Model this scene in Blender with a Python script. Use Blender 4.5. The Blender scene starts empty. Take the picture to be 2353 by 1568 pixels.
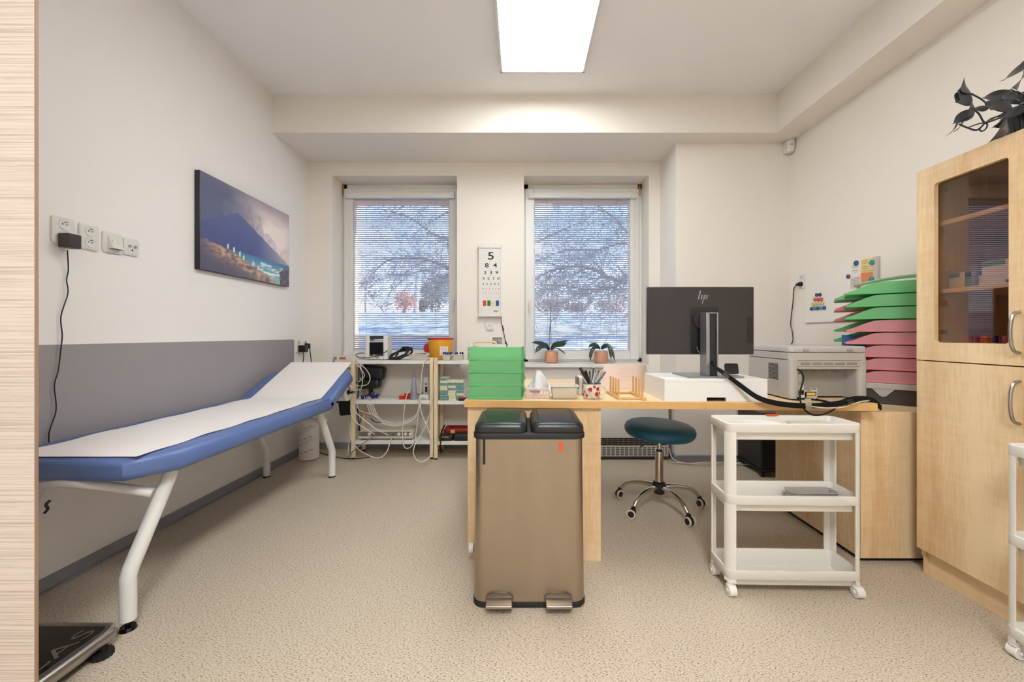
import bpy, math, random
from mathutils import Vector, Matrix, noise as mnoise

# ---------------------------------------------------------------- camera, world, sun, exposure
SC = bpy.context.scene
COL = SC.collection
F, VX, VY, EYE = 915.0, 1199.0, 769.0, 1.06
cam_d = bpy.data.cameras.new('camera')
cam = bpy.data.objects.new('camera', cam_d)
COL.objects.link(cam)
cam_d.sensor_width = 36.0
cam_d.lens = 36.0 * F / 2353.0
cam_d.shift_x = -(VX - 1176.5) / 2353.0
cam_d.shift_y = -(784.0 - VY) / 2353.0
cam_d.clip_start = 0.02
cam_d.clip_end = 500
cam.location = (0, 0, EYE)
cam.rotation_euler = (math.pi / 2, 0, 0)
SC.camera = cam
SC.view_settings.view_transform = 'Standard'
SC.view_settings.look = 'None'
SC.view_settings.exposure = 0.06
SC.view_settings.gamma = 1.0
SC.view_settings.use_curve_mapping = False

def s2l(c):
    c = c / 255.0
    return c / 12.92 if c <= 0.04045 else ((c + 0.055) / 1.055) ** 2.4
def rgb(r, g, b):
    return (s2l(r), s2l(g), s2l(b), 1.0)

SKY_STRENGTH = 4.3
SUN_STRENGTH = 11.0
PANEL_STRENGTH = 15.0
REAR_FILL_STRENGTH = 45.0  # for the fill panel added behind the camera
w = bpy.data.worlds.new('sky')
SC.world = w
w.use_nodes = True
nt = w.node_tree
nt.nodes.clear()
wo = nt.nodes.new('ShaderNodeOutputWorld')
bg = nt.nodes.new('ShaderNodeBackground')
ge = nt.nodes.new('ShaderNodeNewGeometry')
sx = nt.nodes.new('ShaderNodeSeparateXYZ')
rp = nt.nodes.new('ShaderNodeValToRGB')
mr = nt.nodes.new('ShaderNodeMapRange')
mr.inputs['From Min'].default_value = -0.1
mr.inputs['From Max'].default_value = 0.9
tc = nt.nodes.new('ShaderNodeTexCoord')
nt.links.new(tc.outputs['Generated'], sx.inputs[0])
nt.links.new(sx.outputs['Z'], mr.inputs['Value'])
nt.links.new(mr.outputs[0], rp.inputs[0])
rp.color_ramp.elements[0].position = 0.0
rp.color_ramp.elements[0].color = (0.80, 0.86, 0.95, 1)
rp.color_ramp.elements[1].position = 1.0
rp.color_ramp.elements[1].color = (0.07, 0.17, 0.50, 1)
e = rp.color_ramp.elements.new(0.16); e.color = (0.55, 0.68, 0.92, 1)
e = rp.color_ramp.elements.new(0.38); e.color = (0.24, 0.41, 0.82, 1)
nt.links.new(rp.outputs[0], bg.inputs[0])
bg.inputs[1].default_value = SKY_STRENGTH
nt.links.new(bg.outputs[0], wo.inputs[0])

sun_d = bpy.data.lights.new('sun', 'SUN')
sun_d.energy = SUN_STRENGTH
sun_d.angle = 0.01
sun_d.color = (1.0, 0.86, 0.68)
sun = bpy.data.objects.new('sun', sun_d)
COL.objects.link(sun)
sun.rotation_euler = Vector((-1.0, -0.30, -0.45)).to_track_quat('-Z', 'Y').to_euler()

# ---------------------------------------------------------------- helpers
WM = {}
def at(px, py, Y):
    s = F / Y
    return Vector(((px - VX) / s, Y, EYE - (py - VY) / s))

def tag(o, label=None, cat=None, group=None, kind=None):
    if label: o['label'] = label
    if cat: o['category'] = cat
    if group: o['group'] = group
    if kind: o['kind'] = kind
    return o

def thing(name, label, cat, loc=(0, 0, 0), rotz=0.0, group=None):
    o = bpy.data.objects.new(name, None)
    o.empty_display_size = 0.05
    COL.objects.link(o)
    o.location = loc
    o.rotation_euler = (0, 0, rotz)
    WM[o.name] = Matrix.Translation(Vector(loc)) @ Matrix.Rotation(rotz, 4, 'Z')
    return tag(o, label, cat, group)

def copy_tree(o, parent=None):
    c = o.copy()
    COL.objects.link(c)
    c.parent = parent
    for ch in list(o.children):
        copy_tree(ch, c)
    return c

def rrect(x0, x1, y0, y1, r, n=5):
    out = []
    for cx, cy, a0 in ((x1 - r, y1 - r, 0), (x0 + r, y1 - r, 90), (x0 + r, y0 + r, 180), (x1 - r, y0 + r, 270)):
        for k in range(n + 1):
            a = math.radians(a0 + 90 * k / n)
            out.append((cx + r * math.cos(a), cy + r * math.sin(a)))
    return out

def inset(poly, d):
    n = len(poly); out = []
    for i in range(n):
        p0, p1, p2 = Vector(poly[i - 1]), Vector(poly[i]), Vector(poly[(i + 1) % n])
        a = (p1 - p0); b = (p2 - p1)
        if a.length < 1e-9: a = b
        if b.length < 1e-9: b = a
        a.normalize(); b.normalize()
        na = Vector((-a.y, a.x)); nb = Vector((-b.y, b.x))
        m = (na + nb)
        if m.length < 1e-6: m = na
        m.normalize()
        c = max(0.5, m.dot(na))
        q = p1 + m * (d / c)
        out.append((q.x, q.y))
    return out

def spline(pts, sub=6):
    pts = [Vector(p) for p in pts]
    if len(pts) < 3: return pts
    out = []
    P = [pts[0] * 2 - pts[1]] + pts + [pts[-1] * 2 - pts[-2]]
    for i in range(1, len(P) - 2):
        for k in range(sub):
            t = k / sub
            a, b, c, d = P[i - 1], P[i], P[i + 1], P[i + 2]
            out.append(0.5 * ((2 * b) + (c - a) * t + (2 * a - 5 * b + 4 * c - d) * t * t + (3 * b - a - 3 * c + d) * t ** 3))
    out.append(pts[-1])
    return out

class MB:
    def __init__(s):
        s.v = []; s.f = []; s.mi = []; s.cur = 0; s.xf = None
    def add(s, vs, fs):
        b = len(s.v)
        if s.xf is not None: vs = [s.xf @ Vector(p) for p in vs]
        s.v += [tuple(p) for p in vs]
        s.f += [tuple(b + i for i in f) for f in fs]
        s.mi += [s.cur] * len(fs)
        return s
    def box(s, x0, x1, y0, y1, z0, z1):
        if x0 > x1: x0, x1 = x1, x0
        if y0 > y1: y0, y1 = y1, y0
        if z0 > z1: z0, z1 = z1, z0
        return s.add([(x0, y0, z0), (x1, y0, z0), (x1, y1, z0), (x0, y1, z0), (x0, y0, z1), (x1, y0, z1), (x1, y1, z1), (x0, y1, z1)],
                     [(0, 3, 2, 1), (4, 5, 6, 7), (0, 1, 5, 4), (1, 2, 6, 5), (2, 3, 7, 6), (3, 0, 4, 7)])
    def loft(s, rings, cap0=True, cap1=True, closed=True):
        n = len(rings[0]); vs = [p for r in rings for p in r]; fs = []
        for i in range(len(rings) - 1):
            for k in range(n if closed else n - 1):
                a = i * n + k; b = i * n + (k + 1) % n
                fs.append((a, b, b + n, a + n))
        if cap0: fs.append(tuple(reversed(range(n))))
        if cap1: fs.append(tuple(range((len(rings) - 1) * n, len(rings) * n)))
        return s.add(vs, fs)
    def prism(s, poly, z0, z1):
        return s.loft([[(x, y, z0) for x, y in poly], [(x, y, z1) for x, y in poly]])
    def rbox(s, x0, x1, y0, y1, z0, z1, r=0.01, n=5):
        return s.prism(rrect(x0, x1, y0, y1, r, n), z0, z1)
    def pad(s, poly, z0, z1, r, n=4):
        rings = []
        for k in range(n + 1):
            a = math.pi / 2 * k / n
            rings.append([(x, y, z0 + r * (1 - math.sin(a))) for x, y in inset(poly, r * (1 - math.cos(a)))][:])
        rings.reverse()
        lo = []
        for k in range(n + 1):
            a = math.pi / 2 * k / n
            lo.append([(x, y, z0 + r * (1 - math.sin(a))) for x, y in inset(poly, r * (1 - math.cos(a)))])
        lo = lo[::-1]
        hi = []
        for k in range(n + 1):
            a = math.pi / 2 * k / n
            hi.append([(x, y, z1 - r * (1 - math.sin(a))) for x, y in inset(poly, r * (1 - math.cos(a)))])
        # lo goes (a=90 -> 0)= z0 .. z0+r ; hi (a=0..90)= z1-r .. z1
        lo = [[(x, y, z0 + r * (1 - math.cos(math.pi / 2 * k / n))) for x, y in inset(poly, r * (1 - math.sin(math.pi / 2 * k / n)))] for k in range(n + 1)]
        hi = [[(x, y, z1 - r * (1 - math.cos(math.pi / 2 * k / n))) for x, y in inset(poly, r * (1 - math.sin(math.pi / 2 * k / n)))] for k in range(n, -1, -1)]
        return s.loft(lo + hi)
    def xprism(s, poly, x0, x1):            # poly in (y, z), extruded along x
        return s.loft([[(x0, y, z) for y, z in poly], [(x1, y, z) for y, z in poly]])
    def yprism(s, poly, y0, y1):            # poly in (x, z), extruded along y
        return s.loft([[(x, y0, z) for x, z in poly], [(x, y1, z) for x, z in poly]])
    def cyl(s, p0, p1, r0, r1=None, n=16):
        r1 = r0 if r1 is None else r1
        return s.tube([p0, p1], [r0, r1], n)
    def tube(s, pts, r, n=8, caps=True):
        pts = [Vector(p) for p in pts]
        rs = r if isinstance(r, (list, tuple)) else [r] * len(pts)
        T = []
        for i in range(len(pts)):
            a = pts[max(0, i - 1)]; b = pts[min(len(pts) - 1, i + 1)]
            t = b - a
            T.append(t.normalized() if t.length > 1e-9 else Vector((0, 0, 1)))
        u = T[0].orthogonal().normalized()
        rings = []
        for i, p in enumerate(pts):
            u = u - T[i] * u.dot(T[i])
            u = u.normalized() if u.length > 1e-6 else T[i].orthogonal().normalized()
            v = T[i].cross(u)
            rings.append([p + (u * math.cos(2 * math.pi * k / n) + v * math.sin(2 * math.pi * k / n)) * rs[i] for k in range(n)])
        return s.loft(rings, caps, caps)
    def lathe(s, prof, c=(0, 0, 0), n=24):
        c = Vector(c)
        rings = [[c + Vector((r * math.cos(2 * math.pi * k / n), r * math.sin(2 * math.pi * k / n), z)) for k in range(n)] for r, z in prof]
        return s.loft(rings)
    def sphere(s, c, r, n=12, sc=(1, 1, 1)):
        c = Vector(c); m = n // 2
        rings = []
        for i in range(m + 1):
            a = math.pi * (0.02 + 0.96 * i / m)
            rings.append([c + Vector((r * sc[0] * math.sin(a) * math.cos(2 * math.pi * k / n), r * sc[1] * math.sin(a) * math.sin(2 * math.pi * k / n), -r * sc[2] * math.cos(a))) for k in range(n)])
        return s.loft(rings)
    def sheet(s, rows, t=0.0006):           # rows of 3-D points -> thin solid sheet
        n = len(rows[0]); m = len(rows)
        up = []
        for i in range(m):
            for k in range(n):
                a = Vector(rows[min(i + 1, m - 1)][k]) - Vector(rows[max(i - 1, 0)][k])
                b = Vector(rows[i][min(k + 1, n - 1)]) - Vector(rows[i][max(k - 1, 0)])
                q = a.cross(b)
                up.append(q.normalized() * t if q.length > 1e-12 else Vector((0, 0, t)))
        A = [Vector(p) for r in rows for p in r]
        B = [p - q for p, q in zip(A, up)]
        fs = []
        for i in range(m - 1):
            for k in range(n - 1):
                a = i * n + k
                fs.append((a, a + n, a + n + 1, a + 1))
                o = m * n
                fs.append((o + a, o + a + 1, o + a + n + 1, o + a + n))
        o = m * n
        edge = [k for k in range(n)] + [i * n + n - 1 for i in range(1, m)] + [(m - 1) * n + k for k in range(n - 2, -1, -1)] + [i * n for i in range(m - 2, 0, -1)]
        for i in range(len(edge)):
            a, b = edge[i], edge[(i + 1) % len(edge)]
            fs.append((a, b, b + o, a + o))
        return s.add(A + B, fs)
    def text(s, txt, size, org, xd=(1, 0, 0), yd=(0, 0, 1), depth=0.0004, wide=1.0, center=False, bold=0.0):
        cu = bpy.data.curves.new('lettering', 'FONT')
        cu.body = txt; cu.size = size; cu.resolution_u = 3
        cu.offset = bold
        if center: cu.align_x = 'CENTER'
        ob = bpy.data.objects.new('lettering', cu)
        me = bpy.data.meshes.new_from_object(ob)
        xd = Vector(xd).normalized(); yd = Vector(yd).normalized(); zd = xd.cross(yd)
        org = Vector(org)
        vs = [org + xd * (v.co.x * wide) + yd * v.co.y + zd * depth for v in me.vertices]
        fs = [tuple(p.vertices) for p in me.polygons]
        bpy.data.objects.remove(ob); bpy.data.curves.remove(cu); bpy.data.meshes.remove(me)
        return s.add(vs, fs)
    def build(s, name, mats, parent=None, smooth=True, bevel=0.0, ang=35, world=True):
        me = bpy.data.meshes.new(name)
        vs = s.v
        if parent is not None and world:
            inv = WM[parent.name].inverted()
            vs = [tuple(inv @ Vector(p)) for p in vs]
        me.from_pydata(vs, [], s.f)
        if not isinstance(mats, (list, tuple)): mats = [mats]
        for m in mats: me.materials.append(m)
        if len(mats) > 1: me.polygons.foreach_set('material_index', s.mi)
        me.update()
        if smooth:
            me.polygons.foreach_set('use_smooth', [True] * len(me.polygons))
            me.set_sharp_from_angle(angle=math.radians(ang))
        o = bpy.data.objects.new(name, me)
        COL.objects.link(o)
        o.parent = parent
        WM[o.name] = WM[parent.name] if parent is not None else Matrix.Identity(4)
        if bevel > 0:
            b = o.modifiers.new('bevel', 'BEVEL')
            b.width = bevel; b.segments = 2; b.limit_method = 'ANGLE'; b.angle_limit = math.radians(40)
            b.harden_normals = False
        return o

# ---------------------------------------------------------------- materials
def newmat(name):
    m = bpy.data.materials.new(name)
    m.use_nodes = True
    t = m.node_tree
    t.nodes.clear()
    o = t.nodes.new('ShaderNodeOutputMaterial')
    return m, t, o

def P(name, col, rough=0.5, metal=0.0, vary=0.06, scale=20.0, bump=0.0, bscale=80.0, stretch=(1, 1, 1), coat=0.0, emit=0.0, spec=0.5):
    m, t, o = newmat(name)
    b = t.nodes.new('ShaderNodeBsdfPrincipled')
    co = t.nodes.new('ShaderNodeTexCoord'); mp = t.nodes.new('ShaderNodeMapping')
    mp.inputs['Scale'].default_value = stretch
    n = t.nodes.new('ShaderNodeTexNoise'); n.inputs['Scale'].default_value = scale; n.inputs['Detail'].default_value = 3
    mx = t.nodes.new('ShaderNodeMix'); mx.data_type = 'RGBA'
    c = rgb(*col)
    mx.inputs[6].default_value = tuple(x * (1 - vary) for x in c[:3]) + (1,)
    mx.inputs[7].default_value = tuple(min(1, x * (1 + vary)) for x in c[:3]) + (1,)
    t.links.new(co.outputs['Object'], mp.inputs[0]); t.links.new(mp.outputs[0], n.inputs['Vector'])
    t.links.new(n.outputs['Fac'], mx.inputs[0]); t.links.new(mx.outputs[2], b.inputs['Base Color'])
    b.inputs['Roughness'].default_value = rough; b.inputs['Metallic'].default_value = metal
    b.inputs['Coat Weight'].default_value = coat
    b.inputs['Specular IOR Level'].default_value = spec
    if emit:
        b.inputs['Emission Color'].default_value = c; b.inputs['Emission Strength'].default_value = emit
    if bump:
        n2 = t.nodes.new('ShaderNodeTexNoise'); n2.inputs['Scale'].default_value = bscale
        bp = t.nodes.new('ShaderNodeBump'); bp.inputs['Strength'].default_value = bump; bp.inputs['Distance'].default_value = 0.002
        t.links.new(mp.outputs[0], n2.inputs['Vector']); t.links.new(n2.outputs['Fac'], bp.inputs['Height']); t.links.new(bp.outputs[0], b.inputs['Normal'])
    t.links.new(b.outputs[0], o.inputs[0])
    return m

def wood(name, c1, c2, along='Z', scale=7.0, rough=0.42):
    m, t, o = newmat(name)
    b = t.nodes.new('ShaderNodeBsdfPrincipled'); b.inputs['Roughness'].default_value = rough
    co = t.nodes.new('ShaderNodeTexCoord'); mp = t.nodes.new('ShaderNodeMapping')
    k = 0.10
    mp.inputs['Scale'].default_value = {'Z': (1, 1, k), 'X': (k, 1, 1), 'Y': (1, k, 1)}[along]
    n1 = t.nodes.new('ShaderNodeTexNoise'); n1.inputs['Scale'].default_value = scale; n1.inputs['Detail'].default_value = 4; n1.inputs['Distortion'].default_value = 0.6
    n2 = t.nodes.new('ShaderNodeTexNoise'); n2.inputs['Scale'].default_value = scale * 14; n2.inputs['Detail'].default_value = 5
    mp2 = t.nodes.new('ShaderNodeMapping'); mp2.inputs['Scale'].default_value = {'Z': (1, 1, 8), 'X': (8, 1, 1), 'Y': (1, 8, 1)}[along]
    n3 = t.nodes.new('ShaderNodeTexNoise'); n3.inputs['Scale'].default_value = 6.0; n3.inputs['Detail'].default_value = 3
    a1 = t.nodes.new('ShaderNodeMath'); a1.operation = 'MULTIPLY_ADD'; a1.inputs[1].default_value = 0.45
    a2 = t.nodes.new('ShaderNodeMath'); a2.operation = 'MULTIPLY_ADD'; a2.inputs[1].default_value = 0.25
    r = t.nodes.new('ShaderNodeValToRGB')
    r.color_ramp.elements[0].position = 0.62; r.color_ramp.elements[0].color = rgb(*c1)
    r.color_ramp.elements[1].position = 1.08; r.color_ramp.elements[1].color = rgb(*c2)
    t.links.new(co.outputs['Object'], mp.inputs[0]); t.links.new(co.outputs['Object'], mp2.inputs[0])
    t.links.new(mp.outputs[0], n1.inputs['Vector']); t.links.new(mp.outputs[0], n2.inputs['Vector']); t.links.new(mp2.outputs[0], n3.inputs['Vector'])
    t.links.new(n2.outputs['Fac'], a1.inputs[0]); t.links.new(n1.outputs['Fac'], a1.inputs[2])
    t.links.new(n3.outputs['Fac'], a2.inputs[0]); t.links.new(a1.outputs[0], a2.inputs[2])
    t.links.new(a2.outputs[0], r.inputs[0]); t.links.new(r.outputs[0], b.inputs['Base Color'])
    t.links.new(b.outputs[0], o.inputs[0])
    return m

def translucent(name, col, clear=0.15, mix=0.45, rough=0.35, vary=0.05):
    m, t, o = newmat(name)
    c = rgb(*col)
    n = t.nodes.new('ShaderNodeTexNoise'); n.inputs['Scale'].default_value = 9
    mx = t.nodes.new('ShaderNodeMix'); mx.data_type = 'RGBA'
    mx.inputs[6].default_value = tuple(x * (1 - vary) for x in c[:3]) + (1,); mx.inputs[7].default_value = tuple(min(1, x * (1 + vary)) for x in c[:3]) + (1,)
    co = t.nodes.new('ShaderNodeTexCoord'); t.links.new(co.outputs['Object'], n.inputs['Vector']); t.links.new(n.outputs['Fac'], mx.inputs[0])
    b = t.nodes.new('ShaderNodeBsdfPrincipled'); b.inputs['Roughness'].default_value = rough
    tr = t.nodes.new('ShaderNodeBsdfTranslucent'); tp = t.nodes.new('ShaderNodeBsdfTransparent')
    t.links.new(mx.outputs[2], b.inputs['Base Color']); t.links.new(mx.outputs[2], tr.inputs[0]); t.links.new(mx.outputs[2], tp.inputs[0])
    m1 = t.nodes.new('ShaderNodeMixShader'); m1.inputs[0].default_value = mix
    t.links.new(b.outputs[0], m1.inputs[1]); t.links.new(tr.outputs[0], m1.inputs[2])
    m2 = t.nodes.new('ShaderNodeMixShader'); m2.inputs[0].default_value = clear
    t.links.new(m1.outputs[0], m2.inputs[1]); t.links.new(tp.outputs[0], m2.inputs[2])
    t.links.new(m2.outputs[0], o.inputs[0])
    return m

def pane_mat(name, tint=(1, 1, 1), refl=0.08):
    m, t, o = newmat(name)
    tp = t.nodes.new('ShaderNodeBsdfTransparent'); tp.inputs[0].default_value = tint + (1,)
    gl = t.nodes.new('ShaderNodeBsdfGlossy'); gl.inputs['Roughness'].default_value = 0.01
    lw = t.nodes.new('ShaderNodeLayerWeight'); lw.inputs[0].default_value = 0.25
    mm = t.nodes.new('ShaderNodeMath'); mm.operation = 'MULTIPLY_ADD'; mm.inputs[1].default_value = 0.6; mm.inputs[2].default_value = refl; mm.use_clamp = True
    t.links.new(lw.outputs['Fresnel'], mm.inputs[0])
    ms = t.nodes.new('ShaderNodeMixShader')
    t.links.new(mm.outputs[0], ms.inputs[0]); t.links.new(tp.outputs[0], ms.inputs[1]); t.links.new(gl.outputs[0], ms.inputs[2])
    t.links.new(ms.outputs[0], o.inputs[0])
    return m

def emission(name, col, strength):
    m, t, o = newmat(name)
    e = t.nodes.new('ShaderNodeEmission'); e.inputs[0].default_value = col; e.inputs[1].default_value = strength
    t.links.new(e.outputs[0], o.inputs[0])
    return m

M = {}
M['wall'] = P('painted plaster', (240, 233, 224), 0.75, vary=0.015, scale=3, bump=0.15, bscale=60)
M['ceil'] = P('ceiling paint', (249, 247, 247), 0.85, vary=0.01, scale=2)
M['white'] = P('white paint', (228, 226, 222), 0.4, vary=0.02)
M['frame'] = P('white window plastic', (232, 230, 226), 0.3, vary=0.01)
M['plastic'] = P('white plastic', (226, 223, 218), 0.35, vary=0.02)
M['tray_plastic'] = P('white trolley plastic', (222, 217, 208), 0.4, vary=0.02)
M['cream'] = P('cream enamel', (214, 205, 188), 0.3, vary=0.03)
M['grey_plastic'] = P('warm grey plastic', (176, 170, 164), 0.45, vary=0.02, bump=0.05, bscale=400)
M['grey_dark'] = P('mid grey plastic', (120, 114, 108), 0.5)
M['grey_inner'] = P('recess grey plastic', (150, 143, 136), 0.5)
M['black'] = P('black plastic', (24, 22, 22), 0.35, vary=0.1)
M['black_soft'] = P('black rubber', (18, 17, 17), 0.6, vary=0.1)
M['black_gloss'] = P('black gloss', (14, 12, 12), 0.08, vary=0.05)
M['leather'] = P('black leatherette', (26, 24, 24), 0.38, vary=0.1, bump=0.2, bscale=300)
M['blue'] = P('blue vinyl', (92, 114, 166), 0.38, vary=0.03, bump=0.08, bscale=300)
M['teal'] = P('teal vinyl', (24, 98, 130), 0.42, vary=0.05, bump=0.08, bscale=300)
M['paper'] = P('white paper', (236, 230, 226), 0.8, vary=0.012, scale=4)
M['chrome'] = P('chrome', (210, 208, 205), 0.12, 1.0, vary=0.01)
M['steel'] = P('brushed steel', (168, 154, 138), 0.30, 1.0, vary=0.12, scale=9, stretch=(1, 1, 0.25))
M['satin'] = P('satin metal', (176, 170, 164), 0.3, 1.0, vary=0.03)
M['faint'] = P('faint print', (205, 172, 158), .7)
M['dark_satin'] = P('dull pedal metal', (128, 118, 108), 0.32, 0.9, vary=0.04)
M['alu'] = P('aluminium', (150, 150, 154), 0.35, 0.8, vary=0.03)
M['dgrey'] = P('dark grey plastic', (58, 52, 50), 0.45, vary=0.06)
M['screenback'] = P('charcoal plastic', (46, 41, 41), 0.4, vary=0.03)
M['gold'] = P('brass', (190, 150, 80), 0.35, 0.8)
M['red'] = P('red plastic', (190, 40, 20), 0.4)
M['orange'] = P('orange sticker', (225, 80, 30), 0.5)
M['yellow'] = P('yellow plastic', (236, 170, 50), 0.4, vary=0.04)
M['yellow2'] = P('pale yellow plastic', (226, 196, 90), 0.5)
M['green'] = P('green plastic', (20, 100, 60), 0.5)
M['navy'] = P('navy rubber', (26, 30, 110), 0.25)
M['ink'] = P('black ink', (30, 27, 27), 0.6)
M['inkgrey'] = P('grey ink', (120, 112, 108), 0.7)
M['inkred'] = P('rust ink', (190, 110, 70), 0.7)
M['base'] = P('blue grey vinyl', (146, 145, 150), 0.5, vary=0.03)
M['edge'] = P('brown edging', (150, 124, 100), 0.5)
M['pot'] = P('terracotta glaze', (214, 158, 128), 0.45, vary=0.03)
M['leaf'] = P('orchid leaf', (46, 66, 44), 0.3, vary=0.2, scale=14)
M['leafblack'] = P('dark plant leaf', (46, 48, 52), 0.28, vary=0.25, scale=25)
M['stem'] = P('green stem', (96, 112, 74), 0.5)
M['soil'] = P('potting soil', (50, 40, 32), 0.9, vary=0.3)
M['maple'] = wood('maple veneer', (208, 170, 122), (232, 206, 166))
M['maple_top'] = wood('maple veneer lengthwise', (222, 188, 142), (236, 210, 168), 'X')
M['maple_edge'] = wood('maple edging', (206, 160, 100), (220, 178, 118), 'X')
M['pine'] = wood('pale pine', (224, 200, 158), (238, 218, 182))
M['bamboo'] = wood('bamboo', (196, 146, 86), (216, 170, 110))
M['tray_green'] = translucent('green frosted plastic', (156, 226, 168), .26, .42)
M['tray_pink'] = translucent('pink frosted plastic', (238, 176, 184), .14, .42)
M['lip_green'] = translucent('green frosted lip', (112, 204, 130), .0, .3)
M['lip_pink'] = translucent('pink frosted lip', (236, 150, 152), .0, .3)
M['tray_pale'] = translucent('pale green sheet', (190, 226, 190))
M['glass'] = pane_mat('window glass', (0.96, 0.98, 0.98), 0.02)
M['tint'] = pane_mat('brown tinted glass', (0.85, 0.76, 0.68), 0.05)
M['clear'] = pane_mat('clear plastic', (0.85, 0.85, 0.83), 0.10)
M['slat'] = translucent('aluminium slat', (222, 224, 230), 0.0, 0.18, 0.4, 0.01)
M['facade'] = P('orange facade', (232, 176, 130), 0.8)
M['pink'] = P('pink card', (232, 212, 202), 0.7, vary=0.03)
M['teal_box'] = P('teal card', (96, 146, 140), 0.6)
M['cream_box'] = P('cream card', (214, 212, 172), 0.6)
M['cable_black'] = P('black cable', (10, 9, 9), .6, spec=.25)
M['cable_white'] = P('grey cable', (214, 207, 196), 0.45)
M['bluebox'] = P('blue card', (50, 130, 190), 0.5)
# ---------------------------------------------------------------- room shell
XL, XR, YB, YP, ZC, ZS = -1.975, 2.24, 3.705, 3.327, 2.962, 2.66
YREAR = -2.2
def struct(name, mb, mat, **k):
    o = mb.build(name, mat, **k); o['kind'] = 'structure'; return o

# floor material: beige vinyl with small dark flecks
fm, t, fo = newmat('speckled vinyl floor')
b = t.nodes.new('ShaderNodeBsdfPrincipled'); b.inputs['Roughness'].default_value = 0.42
co = t.nodes.new('ShaderNodeTexCoord')
mp = t.nodes.new('ShaderNodeMapping'); mp.inputs['Scale'].default_value = (0.55, 1.0, 1.0); mp.inputs['Rotation'].default_value = (0, 0, 0.5)
n1 = t.nodes.new('ShaderNodeTexNoise'); n1.inputs['Scale'].default_value = 260; n1.inputs['Detail'].default_value = 2
r1 = t.nodes.new('ShaderNodeValToRGB')
r1.color_ramp.elements[0].position = 0.34; r1.color_ramp.elements[0].color = rgb(122, 104, 84)
r1.color_ramp.elements[1].position = 0.44; r1.color_ramp.elements[1].color = rgb(196, 181, 160)
e = r1.color_ramp.elements.new(0.58); e.color = rgb(202, 188, 168)
e = r1.color_ramp.elements.new(0.68); e.color = rgb(220, 208, 190)
n2 = t.nodes.new('ShaderNodeTexNoise'); n2.inputs['Scale'].default_value = 1.5
mx = t.nodes.new('ShaderNodeMix'); mx.data_type = 'RGBA'; mx.blend_type = 'MULTIPLY'; mx.inputs[0].default_value = 1
r2 = t.nodes.new('ShaderNodeValToRGB'); r2.color_ramp.elements[0].color = (0.94, 0.93, 0.92, 1); r2.color_ramp.elements[1].color = (1, 1, 1, 1)
t.links.new(co.outputs['Object'], mp.inputs[0]); t.links.new(mp.outputs[0], n1.inputs['Vector']); t.links.new(n1.outputs['Fac'], r1.inputs[0])
t.links.new(co.outputs['Object'], n2.inputs['Vector']); t.links.new(n2.outputs['Fac'], r2.inputs[0])
t.links.new(r1.outputs[0], mx.inputs[6]); t.links.new(r2.outputs[0], mx.inputs[7]); t.links.new(mx.outputs[2], b.inputs['Base Color'])
t.links.new(b.outputs[0], fo.inputs[0])
struct('floor', MB().box(XL - .2, XR + .2, YREAR - .2, YB + .5, -0.12, 0), fm)
struct('ceiling', MB().box(XL - .2, XR + .2, YREAR - .2, YB + .5, ZC, ZC + .15), M['ceil'])

# left wall with a painted grey band
wm, t, wo_ = newmat('wall paint with grey band')
b = t.nodes.new('ShaderNodeBsdfPrincipled'); b.inputs['Roughness'].default_value = 0.6
co = t.nodes.new('ShaderNodeTexCoord'); sp = t.nodes.new('ShaderNodeSeparateXYZ')
t.links.new(co.outputs['Object'], sp.inputs[0])
def cmp(sock, op, val):
    m = t.nodes.new('ShaderNodeMath'); m.operation = op; m.inputs[1].default_value = val
    t.links.new(sock, m.inputs[0]); return m.outputs[0]
def mul(a, c):
    m = t.nodes.new('ShaderNodeMath'); m.operation = 'MULTIPLY'; t.links.new(a, m.inputs[0]); t.links.new(c, m.inputs[1]); return m.outputs[0]
k = mul(mul(cmp(sp.outputs['Z'], 'LESS_THAN', 1.017), cmp(sp.outputs['Z'], 'GREATER_THAN', 0.58)), cmp(sp.outputs['Y'], 'LESS_THAN', 3.455))
mx = t.nodes.new('ShaderNodeMix'); mx.data_type = 'RGBA'; mx.inputs[6].default_value = rgb(242, 238, 234); mx.inputs[7].default_value = rgb(154, 149, 151)
n2 = t.nodes.new('ShaderNodeTexNoise'); n2.inputs['Scale'].default_value = 40; bp = t.nodes.new('ShaderNodeBump'); bp.inputs['Strength'].default_value = 0.2; bp.inputs['Distance'].default_value = 0.004
t.links.new(co.outputs['Object'], n2.inputs['Vector']); t.links.new(n2.outputs['Fac'], bp.inputs['Height']); t.links.new(bp.outputs[0], b.inputs['Normal'])
t.links.new(k, mx.inputs[0]); t.links.new(mx.outputs[2], b.inputs['Base Color']); t.links.new(b.outputs[0], wo_.inputs[0])
struct('wall_left', MB().box(XL - .2, XL, YREAR - .2, YB + .5, 0, ZC), wm)
struct('wall_right', MB().box(XR, XR + .2, YREAR - .2, YB + .5, 0, ZC), M['wall'])
struct('wall_rear', MB().box(XL, XR, YREAR - .2, YREAR, 0, ZC), M['wall'])

# back wall with two window openings
OP = [(-1.761, -0.603), (0.020, 1.182)]
ZO0, ZO1, YO = 0.775, 2.538, 4.20
m = MB()
m.box(XL, XR, YB, YO, 0, ZO0).box(XL, XR, YB, YO, ZO1, ZC)
m.box(XL, OP[0][0], YB, YO, ZO0, ZO1).box(OP[0][1], OP[1][0], YB, YO, ZO0, ZO1).box(OP[1][1], XR, YB, YO, ZO0, ZO1)
struct('wall_back', m, M['wall'])
struct('wall_pillar', MB().box(1.287, XR, YP, YB + .01, 0, ZS + .01), M['wall'])
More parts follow.
